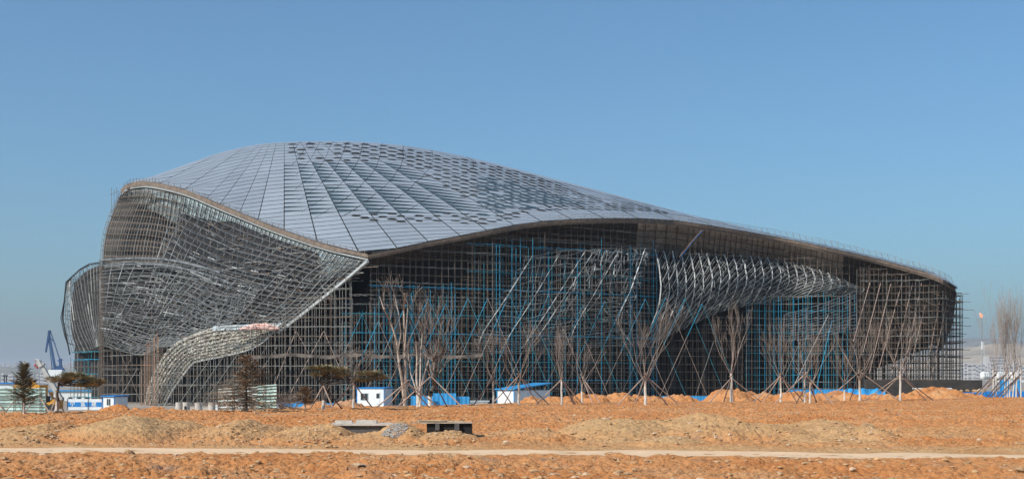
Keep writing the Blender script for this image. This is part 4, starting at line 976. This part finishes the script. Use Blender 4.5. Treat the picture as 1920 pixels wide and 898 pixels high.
def cabin(u0, u1, Y, vt, vb, dep, rz, label, wm, front, sidem=None, group='site cabins', roofm='blue_paint', over=.3, slope=0, back=.03):
    x0, x1 = ux(u0, Y), ux(u1, Y); z0, z1 = hz(vb, Y), hz(vt, Y); L_ = x1-x0; root = empty('site_cabin', ((x0+x1)/2, Y, z0), label, 'cabin', group)
    def put(mb, nm, m_, par=None): 
        o = mb.build(nm, m_); o.parent = par or root; return o
    root.rotation_euler = (0, 0, rz); h = z1-z0
    mb = MB(); mb.box((0, dep/2, h/2-.1), (L_, dep, h-.2)); walls = put(mb, 'wall', wm)
    mb = MB(); n0 = len(mb.v); mb.box((0, dep/2, h-.03), (L_+over*2, dep+over*2, .14)); 
    mb.v = [(a, b_, c_+slope*a/L_+(back*dep if b_ > dep/2 else 0)) for a, b_, c_ in mb.v]; put(mb, 'roof', roofm)
    for sx in (-1, 1):
        mb = MB(); mb.box((sx*(L_/2-.02), -.02, h/2-.1), (.12, .06, h-.2)); put(mb, 'trim', roofm)
    for kind, px, pz, w_, hh_ in front:
        mb = MB(); mb.box((px*L_, -.05, pz*h), (w_+.14, .06, hh_+.14)); f_ = put(mb, 'window_frame' if kind == 'w' else 'door', 'white_wall'); 
        mb = MB(); mb.box((px*L_, -.09, pz*h+(.0 if kind == 'w' else .2*hh_)), (w_, .03, hh_ if kind == 'w' else hh_*.45)); put(mb, 'pane', 'dark_glass', f_)
        if kind == 'w': mb = MB(); mb.box((px*L_, -.11, pz*h), (.05, .02, hh_)); put(mb, 'mullion', 'white_wall', f_)
    return root
cabin(190, 217, 224, 742, 767, 3.4, R(-24), 'small white cabin with a blue roof at the end of the banner fence', 'white_wall', [('w', .02, .55, .75, 1.1)])
cabin(667, 722, 235, 727, 763, 4.2, R(-16), 'white cabin with a dark window and door in the middle', 'white_wall', [('w', -.22, .55, 1.4, 1.2), ('d', .28, .48, .6, 2.0)], over=.15)
cabin(928, 968, 190, 729, 760, 9, R(-38), 'long cabin with a white gable end and bright blue roof', 'white_wall', [], roofm='blue_sheet', back=.1)
def block(name, u0, u1, Y, vt, vb, dep, m_, label, cat, group=None, rz=0):
    x0, x1 = ux(u0, Y), ux(u1, Y); z0, z1 = hz(vb, Y), hz(vt, Y); mb = MB(); mb.box((0, dep/2, (z1-z0)/2), (x1-x0, dep, z1-z0)); o = mb.build(name, m_); o.location = ((x0+x1)/2, Y, z0); o.rotation_euler.z = rz
    return tag(o, label, cat, group)
# blue corrugated barriers (vertical ribs)
def ribfence(u0, u1, Y, vt, vb, m_, label, group='blue site barriers', vt2=None, name='barrier'):
    x0, x1 = ux(u0, Y), ux(u1, Y); n = max(4, int((x1-x0)/.25)); mb = MB(); za, zb = hz(vt, Y), hz(vt2 or vt, Y); z0 = hz(vb, Y)
    mb.grid(lambda s, w: Vector((x0+(x1-x0)*s, Y+.05*(int(round(s*n)) % 2), z0+((za+(zb-za)*s)-z0)*w)), n, 1)
    mb.grid(lambda s, w: Vector((x0+(x1-x0)*s, Y+.12+.05*(int(round(s*n)) % 2), z0+((za+(zb-za)*s)-z0)*w)), n, 1)
    for i in range(0, n+1, 8): mb.bar((x0+(x1-x0)*i/n, Y+.2, z0), (x0+(x1-x0)*i/n, Y+.2, min(za, zb)), .08)
    return tag(mb.build(name, m_), label, 'barrier', group)
ribfence(771, 812, 150, 742, 768, 'blue_sheet', 'low blue metal barrier behind the white-footed tree clump')
ribfence(812, 855, 150.6, 737, 768, 'blue_sheet', 'taller blue metal barrier between two lower ones')
ribfence(855, 880, 151, 743, 768, 'blue_sheet', 'low blue metal barrier left of the pipe stack')
ribfence(1240, 1335, 215, 742, 765, 'blue_sheet', 'blue strip of sheeting at the foot of the black opening')
ribfence(1480, 1640, 215, 730, 765, 'blue_sheet', 'long blue barrier at the foot of the blue green scaffold', vt2=729)
ribfence(1800, 1850, 235, 735, 765, 'blue_paint', 'dark blue barrier right of the hall'); ribfence(1850, 1940, 236, 733, 765, 'blue_paint', 'dark blue barrier behind the poplars')
ribfence(1876, 1892, 240, 712, 740, 'blue_sheet', 'upright light blue panel behind the poplars'); ribfence(1900, 1915, 240, 712, 740, 'blue_sheet', 'upright light blue panel at the right edge')
block('canopy', 1893, 1935, 242, 713, 716, 6, 'white_wall', 'white canopy roof among the poplars', 'canopy')
# blue tarpaulin
def tarp(u0, u1, Y, v0, v1, label):
    mb = MB(); mb.grid(lambda s, w: at(u0+(u1-u0)*s, v1+(v0-v1)*w*(.6+.4*math.sin(s*9+1)**2)+1.5*mnoise.noise(Vector((s*9, w*3, u0))), Y+w*2), 40, 5); return tag(mb.build('tarpaulin', 'blue_sheet'), label, 'tarpaulin', 'blue tarpaulins')
tarp(519, 626, 130, 752, 762, 'crumpled blue tarpaulin behind the bare shrub'); tarp(1590, 1660, 200, 727, 745, 'blue tarpaulin over a heap in front of the right scaffold'); tarp(1700, 1800, 200, 738, 748, 'dark blue tarpaulin behind the right dirt heap')
# banner fence with three characters
root = empty('banner_fence', at(158, 768, 226), 'white fence with a blue stripe and white characters at the left', 'fence')
x0, x1 = ux(126, 226), ux(191, 226); z0, z1 = hz(768, 226), hz(747.5, 226); hh_ = z1-z0
mb = MB(); mb.box(((x0+x1)/2, 226, (z0+z1)/2), (x1-x0, .12, hh_)); mb.build('panel', 'white_wall', root)
mb = MB(); mb.box(((x0+x1)/2, 225.92, z0+hh_*.5), (x1-x0, .04, hh_*.42)); st = mb.build('stripe', 'blue_paint', root)
for u in (126, 165, 191): mb = MB(); mb.bar((ux(u, 225.85), 225.85, z0), (ux(u, 225.85), 225.85, z1+.1), .1); mb.build('post', 'rust_pipe', root)
for ch_, u in (('宁', 136), ('富', 155.5), ('建', 176)):
    cu = bpy.data.curves.new('character', 'FONT'); cu.body = ch_; cu.size = .92; cu.extrude = .01; cu.align_x = 'CENTER'; cu.align_y = 'CENTER'; cu.offset = .012
    to = bpy.data.objects.new('character', cu); scene.collection.objects.link(to); bpy.context.view_layer.update()
    me_ = bpy.data.meshes.new_from_object(to.evaluated_get(bpy.context.evaluated_depsgraph_get())); bpy.data.objects.remove(to); me_.materials.clear(); me_.materials.append(M['white_wall'])
    co = bpy.data.objects.new('character', me_); scene.collection.objects.link(co); co.rotation_euler = (R(90), 0, 0); co.location = (ux(u, 225.87), 225.87, z0+hh_*.5); co.parent = root; co.matrix_parent_inverse = root.matrix_world.inverted()
# concrete pipe rings and low kerb wall
for i, (u, lean, lab) in enumerate(((336, 0, 'upright concrete pipe ring, leftmost of the four'), (349, .02, 'concrete pipe ring with a dark hole in its side'), (373, -.1, 'tilted concrete pipe ring'), (397, .0, 'concrete pipe ring at the right end of the row'))):
    Y = 150; x = ux(u, Y); z = hz(769, Y); mb = MB(); n = 20; ro_, ri, h_ = .42, .33, .95; k0 = len(mb.v)
    for rr, zz in ((ro_, 0), (ro_, h_), (ri, h_), (ri, 0)):
        for j in range(n): a = 2*math.pi*j/n; mb.v.append((rr*math.cos(a), rr*math.sin(a), zz))
    for c_ in range(4):
        for j in range(n): j2 = (j+1) % n; d_ = (c_+1) % 4; mb.f.append((c_*n+j, c_*n+j2, d_*n+j2, d_*n+j)); mb.mi.append(0); mb.tone.append(1)
    if i == 1:
        mb.m = 1; mb.box((0, -.42, .3), (.24, .03, .4))  # shade of the hole painted as a black patch
    o = mb.build('pipe_ring', ['concrete', 'void_shade']); o.location = (x, Y, z); o.rotation_euler = (0, lean, 0); tag(o, lab, 'pipe ring', 'concrete pipe rings')
block('kerb_wall', 328, 409, 151.5, 763, 775, .3, 'concrete', 'low pale concrete wall behind the pipe rings', 'wall')
block('kerb_wall', 404, 408, 149, 757, 774, .25, 'white_wall', 'short white concrete post at the end of the pipe row', 'post')
# stack of pale pipes
mb = MB()
for j in range(4):
    for i in range(7-j): mb.bar(at(882, 0, 152)*0+Vector((ux(881, 152), 152+i*.22+j*.1, hz(763, 152)+.1+j*.2)), Vector((ux(918, 152)-.3*rnd(), 152+i*.22+j*.1, hz(763, 152)+.1+j*.2)), .18, 8)
tag(mb.build('pipe_stack', 'grey_sheet'), 'stack of pale pipes between the blue barrier and the cabin', 'pipes')
# buried concrete chambers behind the road
root = empty('concrete_chamber', at(690, 805, 43), 'half buried concrete chamber with two pale blocks on its lid', 'concrete chamber')
Y = 42.6
def slab_(u0, u1, v0, v1, Y, dep, m_, nm, par, rz=0, tilt=0):
    mb = MB(); x0, x1 = ux(u0, Y), ux(u1, Y); z0, z1 = hz(v1, Y), hz(v0, Y); mb.box((0, dep/2, 0), (x1-x0, dep, z1-z0)); o = mb.build(nm, m_); o.location = ((x0+x1)/2, Y, (z0+z1)/2); o.rotation_euler = (0, tilt, rz)
    if par: o.parent = par; o.matrix_parent_inverse = par.matrix_world.inverted()
    return o
slab_(618, 742, 794, 797.5, 43.2, 1.2, 'concrete', 'lid', root); slab_(622, 740, 797.5, 812, 43.3, 1.0, 'concrete_dark', 'side', root)
tag(slab_(628, 660, 788, 793.5, 43.6, .25, 'concrete', 'concrete_block', None, .03, .01), 'left of two pale blocks lying on the chamber lid', 'block'); tag(slab_(668, 706, 787, 793.5, 43.6, .25, 'concrete', 'concrete_block', None, -.02, .012), 'right and longer of two pale blocks on the chamber lid', 'block')
root = empty('concrete_chamber', at(840, 812, 42), 'black open concrete chamber under loose planks', 'concrete chamber')
slab_(800, 884, 793.2, 815, 42.2, .9, 'void_shade', 'side', root); slab_(852, 861, 793.4, 813, 42.05, .14, 'concrete_dark', 'pillar', root); slab_(816, 824, 793.4, 806, 42.05, .12, 'concrete_dark', 'pillar', root); slab_(790, 885, 791.5, 793.3, 42.1, 1.0, 'plank', 'lid', root)  # solid side coloured black for the shade inside the open chamber
for i, (a, b_, v) in enumerate(((782, 836, 787.5), (786, 850, 789), (800, 872, 790), (782, 812, 790), (812, 868, 788.6))):
    tag(slab_(a, b_, v, v+1.6, 42.3+i*.12, .16, 'plank', 'plank', None, (rnd()-.5)*.12, (rnd()-.5)*.05), ('topmost plank at the left end of the black chamber', 'long plank just below the topmost one on the chamber', 'long plank reaching the middle of the black chamber', 'short front plank at the left end of the chamber', 'plank over the pillar of the black chamber')[i], 'plank', 'loose planks on the chamber')
hp_ = MB(); 
for i in range(420):
    a, r_ = rnd()*6.28, rnd()**.6; x = ux(741, 40.5)+.42*r_*math.cos(a); y = 40.4+.7*r_*math.sin(a); rockmesh(hp_, (x, y, gzf(x, y)+.02), (.03, .03, .025), 5)
mat('gravel', (.36, .32, .29), .9, 0, .3, 8)
tag(hp_.build('gravel_patch', 'gravel'), 'patch of grey gravel spilled on the sand heap', 'gravel', kind='stuff')
# dark low wall and clutter right of the hall
block('retaining_wall', 1625, 1842, 262, 712, 765, 2, 'membrane_brown', 'long dark low wall under the right end of the hall', 'wall')
block('material_stack', 1718, 1785, 205, 727, 729, 2, 'white_wall', 'thin white sheets stacked behind the big dirt heap', 'sheets')
for i, (u, w_, m_, lab) in enumerate(((1765, 10, 'pink_wool', 'pinkish bundle left of the dark blue barrier'), (1783, 12, 'white_wall', 'white bundle beside the pinkish one'), (1822, 22, 'stone', 'heap of tan rubble behind the dark blue barrier'), (1850, 18, 'plank', 'heap of tan sacks left of the poplars'))):
    mb = MB()
    for k in range(16): rockmesh(mb, ((rnd()-.5)*w_/F*238*2, rnd(), .1+rnd()*.9), (.45, .4, .35), 6)
    o = mb.build('material_heap', m_); o.location = (ux(u, 238), 238, hz(741, 238)); tag(o, lab, 'heap', 'heaps of material')

# ------------------------------------------------------------------ machines
root = empty('truck_crane', at(105, 764, 190), 'truck crane with a pale raised boom behind the left pine', 'mobile crane'); Yk = 190
mb = MB(); mb.bar(at(115, 750, Yk), at(90, 706, Yk), 1.0, 4, .85); mb.bar(at(90, 706, Yk), at(76, 682, Yk), .8, 4, .7); mb.build('boom', 'crane_white', root)
mb = MB(); mb.bar(at(78, 687, Yk), at(72, 676, Yk), 1.0, 6, .8); mb.bar(at(76, 677, Yk), at(66, 674, Yk), .5, 5, .3); mb.bar(at(78, 688, Yk), at(82, 680, Yk), .6, 5); mb.build('boom_head', 'crane_white', root)
mb = MB(); mb.bar(at(66, 675, Yk), at(66, 684, Yk), .08); mb.bar(at(66, 683, Yk), at(66, 687, Yk), .35, 5); mb.bar(at(70, 678, Yk), at(70, 689, Yk), .08); mb.bar(at(70, 687, Yk), at(70, 691, Yk), .45, 6, .2); mb.build('hook', 'crane_red', root)
mb = MB(); mb.box(tuple(at(88, 757, Yk)), (4, 2.4, 1.4)); mb.box(tuple(at(88, 745, Yk)), (1.2, 2.2, 1.5)); mb.build('cab', 'yellow', root)
mb = MB(); mb.bar(at(85, 728, Yk-1), at(94, 750, Yk-1), .6, 4, .9); mb.build('outrigger', 'crane_white', root)
for du in (78, 86, 98): 
    mb = MB(); p = at(du, 763, Yk-1.3); mb.bar(p-Vector((0, .2, 0)), p+Vector((0, .2, 0)), 1.0, 12); mb.build('wheel', 'dark_steel', root)
root = empty('harbour_crane', at(103, 718, 900), 'tall dark blue harbour crane with a folded jib', 'harbour crane'); Yk = 900
def hb(nm, segs, m_='crane_blue'):
    mb = MB()
    for (a, b_), (c_, d_), w1, w2 in segs: mb.bar(at(a, b_, Yk), at(c_, d_, Yk), w1, 4, w2)
    return mb.build(nm, m_, root)
hb('jib', [((93, 619), (86, 660), 2.0, 1.4)]); hb('boom', [((92, 622), (103, 690), 1.2, 2.2), ((90, 622), (98, 692), .8, .8)]); hb('stay', [((94, 619), (113, 676), .8, .8), ((92, 634), (96, 636), 1, 1), ((104, 645), (94, 632), .7, .7)])
hb('machine_house', [((101, 692), (119, 692), 3, 3), ((106, 688), (117, 687), 2.5, 2), ((113, 672), (114, 690), 2.2, 2.5), ((108, 676), (117, 674), 1, 1)]); hb('portal', [((98, 705), (98, 725), 2, 2), ((116, 705), (116, 725), 2, 2), ((96, 693), (122, 693), 1.5, 1.5)])
mb = MB(); mb.box(tuple(at(106, 699, Yk-2)), (9.5, 6, 4.5)); mb.build('hull_block', 'white_wall', root)
root = empty('excavator', at(62, 730, 120), 'orange excavator arm behind the dark spruce', 'excavator'); mb = MB(); mb.bar(at(55, 712, 120), at(70, 725, 120), .55, 4, .35); mb.build('arm', 'yellow', root); mb = MB(); mb.box(tuple(at(58, 738, 121)), (2.4, 2.2, 1.7)); mb.build('body', 'yellow', root)
mb = MB(); mb.box(tuple(at(58, 748, 121)), (2.8, 2.4, .6)); mb.build('track', 'dark_steel', root)
# long site shed and blue roofs at the left
def shed(u0, u1, Y, vt, vb, label, nwin, roof='blue_paint'):
    root = empty('site_shed', at((u0+u1)/2, vb, Y), label, 'shed', 'long site sheds'); x0, x1 = ux(u0, Y), ux(u1, Y); z0, z1 = hz(vb, Y), hz(vt, Y)
    mb = MB(); mb.box(((x0+x1)/2, Y+3, (z0+z1)/2), (x1-x0, 6, z1-z0)); w_ = mb.build('wall', 'white_wall', root); mb = MB(); mb.box(((x0+x1)/2, Y+3, z1+.15), (x1-x0+.6, 6.8, .35)); mb.build('roof', roof, root)
    for i in range(nwin):
        mb = MB(); mb.box((x0+(x1-x0)*(i+.5)/nwin, Y-.05, z0+(z1-z0)*.5), (min(1.4, .5*(x1-x0)/nwin), .06, (z1-z0)*.3)); mb.build('window', 'dark_glass', root)
shed(-120, 25, 330, 719, 760, 'white site shed with a blue eave beyond the left fence', 14); shed(92, 172, 340, 733, 765, 'low shed with a long bright blue roof behind the pine', 5, 'blue_sheet')
for i, u in enumerate((8, 12)):
    mb = MB(); mb.bar(at(u, 730, 500), at(u, 703, 500), .5); mb.bar(at(u-2.5, 704, 500), at(u+2.5, 704, 500), .5); tag(mb.build('lamp_mast', 'dark_steel'), ('left floodlight mast behind the white shed', 'right floodlight mast behind the white shed')[i], 'mast', 'floodlight masts')

# ------------------------------------------------------------------ far hills and town
def ridge(name, pts, Y, dep, m_, seed):
    f = spl(pts); mb = MB(); u0, u1 = pts[0][0], pts[-1][0]; na = 160
    def g_(a, t):
        u = u0+(u1-u0)*a; hgt = hz(f(u), Y)+3; nn = mnoise.noise(Vector((a*60, t*5, seed)))*.06+mnoise.noise(Vector((a*14, t*3, seed+3)))*.08
        prof = math.sin(math.pi/2*min(1, t*1.0))**1.1 if t <= 1 else 1; return Vector((ux(u, Y), Y-dep*(1-t), -4+hgt*prof*(1+nn*(1 if t < .97 else .4))))
    mb.grid(g_, na, 14); mb.grid(lambda a, t: Vector((ux(u0+(u1-u0)*a, Y), Y+dep*t, -4+(hz(f(u0+(u1-u0)*a), Y)+3)*(1-t*t))), 80, 3)
    o = mb.build(name, m_, None, True); o['kind'] = 'structure'; return o
ridge('hill', [(-1500, 700), (-800, 694), (-300, 688), (0, 691), (60, 689), (130, 690), (300, 696), (700, 700), (1200, 700)], 6500, 2200, 'hill_mat', 1)
ridge('hill', [(1200, 705), (1500, 690), (1700, 652), (1760, 640), (1820, 634), (1850, 642), (1900, 652), (2000, 640), (2300, 650), (2900, 690)], 9000, 2500, 'hill_mat', 2)
ridge('hill', [(1500, 712), (1700, 672), (1800, 655), (1850, 646), (1900, 648), (2000, 652), (2300, 668), (2700, 700)], 6000, 1800, 'hill_tan', 3)
towers = []
def tower(u, vt, vb, wpx, Y, label, group, m_='city'):
    x = ux(u, Y); z0 = hz(vb, Y); h = hz(vt, Y)-z0; w_ = wpx/F*Y; root = empty('apartment_block', (x, Y, z0), label, 'building', group)
    mb = MB(); mb.box((0, 0, h/2), (w_, w_*.7, h)); 
    if rnd() < .6: mb.box((0, 0, h+h*.04), (w_*.4, w_*.4, h*.08))
    o = mb.build('wall', m_); o.parent = root
    mb = MB(); nf = max(3, int(h/9)); 
    for i in range(nf): mb.box((0, -w_*.35-.3, h*(i+.5)/nf), (w_*.86, .8, h/nf*.35))
    o = mb.build('window_row', 'city_win'); o.parent = root; return root
rt_ = random.Random(12)
for i in range(46):
    u = -60+i*4.6+rt_.uniform(-1.5, 1.5)
    if u > 190: break
    tower(u, 690-rt_.uniform(4, 12), 693, rt_.uniform(2, 4), 6600-100, 'tiny tower block on the hazy skyline ridge at the left', 'tower blocks on the left skyline')
for i in range(64):
    u = -70+rt_.random()*245; Y = rt_.uniform(3000, 4200); tower(u, rt_.uniform(697, 712), 722, rt_.uniform(3, 7), Y, 'pale block in the hazy town below the left ridge', 'pale blocks of the town at the left')
for i in range(22):
    u = 1806+i*6+rt_.uniform(-2, 2); tower(u, rt_.uniform(678, 687), 712, rt_.uniform(4, 9), 3600+rt_.uniform(-300, 300), 'pale block in the hazy town below the right hills', 'pale blocks of the town at the right')
tower(1866, 668, 695, 36, 4200, 'long pale building above the town at the right', None)
for i in range(16):
    Y = 1500; mb = MB(); k0 = 12; r_ = 3.4
    for a_ in range(5):
        for j in range(k0):
            ph = math.pi/2*a_/4; mb.v.append((r_*math.cos(ph)*math.cos(2*math.pi*j/k0), r_*math.cos(ph)*math.sin(2*math.pi*j/k0), 4+r_*math.sin(ph)))
    for a_ in range(4):
        for j in range(k0): j2 = (j+1) % k0; mb.f.append((a_*k0+j, a_*k0+j2, (a_+1)*k0+j2, (a_+1)*k0+j)); mb.mi.append(0); mb.tone.append(1)
    mb.bar((0, 0, -2), (0, 0, 4), 2*r_, 12)
    o = mb.build('storage_tank', 'tank', None, True); o.location = (ux(1843+i*9.2, Y), Y+(i % 3)*9, hz(708, Y)); tag(o, 'white domed tank in the row on the right horizon', 'tank', 'white storage tanks on the right horizon')
root = empty('flare_stack', at(1841, 712, 1600), 'tall thin flare stack with a small orange flame', 'flare stack'); Yk = 1600
mb = MB(); mb.bar(at(1841, 712, Yk), at(1841, 595, Yk), 1.3, 6, .9); mb.build('stack', 'grey_pipe', root); mb = MB(); mb.bar(at(1841, 640, Yk), at(1841, 655, Yk), 1.9, 4); mb.build('platform', 'white_wall', root)
mb = MB(); mb.bar(at(1841, 596, Yk), at(1840, 591, Yk), 1.5, 7, 4.2); mb.bar(at(1840, 591, Yk), at(1837, 587, Yk), 4.2, 7, 1); mb.build('flame', 'flame', root, True)
for i, (u, vt) in enumerate(((1843, 640), (1828, 694))):
    mb = MB(); w_ = 3.2
    for sx in (-1, 1): mb.bar(at(u, 712, 1580)+Vector((sx*w_, 0, 0)), at(u, vt, 1580)+Vector((sx*1, 0, 0)), .35)
    for k in range(12):
        a_ = k/12; b_ = (k+1)/12; p = at(u, 712, 1580).lerp(at(u, vt, 1580), a_); q_ = at(u, 712, 1580).lerp(at(u, vt, 1580), b_); s_ = 1 if k % 2 else -1
        mb.bar(p+Vector((s_*(w_-2.2*a_), 0, 0)), q_-Vector((s_*(w_-2.2*b_), 0, 0)), .25)
    tag(mb.build('lattice_mast', 'tank'), ('tall pale lattice mast beside the flare stack', 'short lattice mast left of the flare stack')[i], 'mast')

# ------------------------------------------------------------------ haze
hzb = MB(); hzb.box((0, 15900, 195), (66000, 32400, 400)); ho = hzb.build('haze', 'tank'); ho.data.materials.clear()
hm = bpy.data.materials.new('haze_air'); hm.use_nodes = True; n2 = hm.node_tree; n2.nodes.clear(); out = n2.nodes.new('ShaderNodeOutputMaterial'); pv = n2.nodes.new('ShaderNodeVolumePrincipled')
pv.inputs['Color'].default_value = (.86, .90, 1, 1); pv.inputs['Density'].default_value = .00008; pv.inputs['Anisotropy'].default_value = .2
n2.links.new(pv.outputs[0], out.inputs['Volume']); ho.data.materials.append(hm); ho['kind'] = 'stuff'; ho['label'] = 'pale blue haze over the far hills and town'; ho['category'] = 'haze'
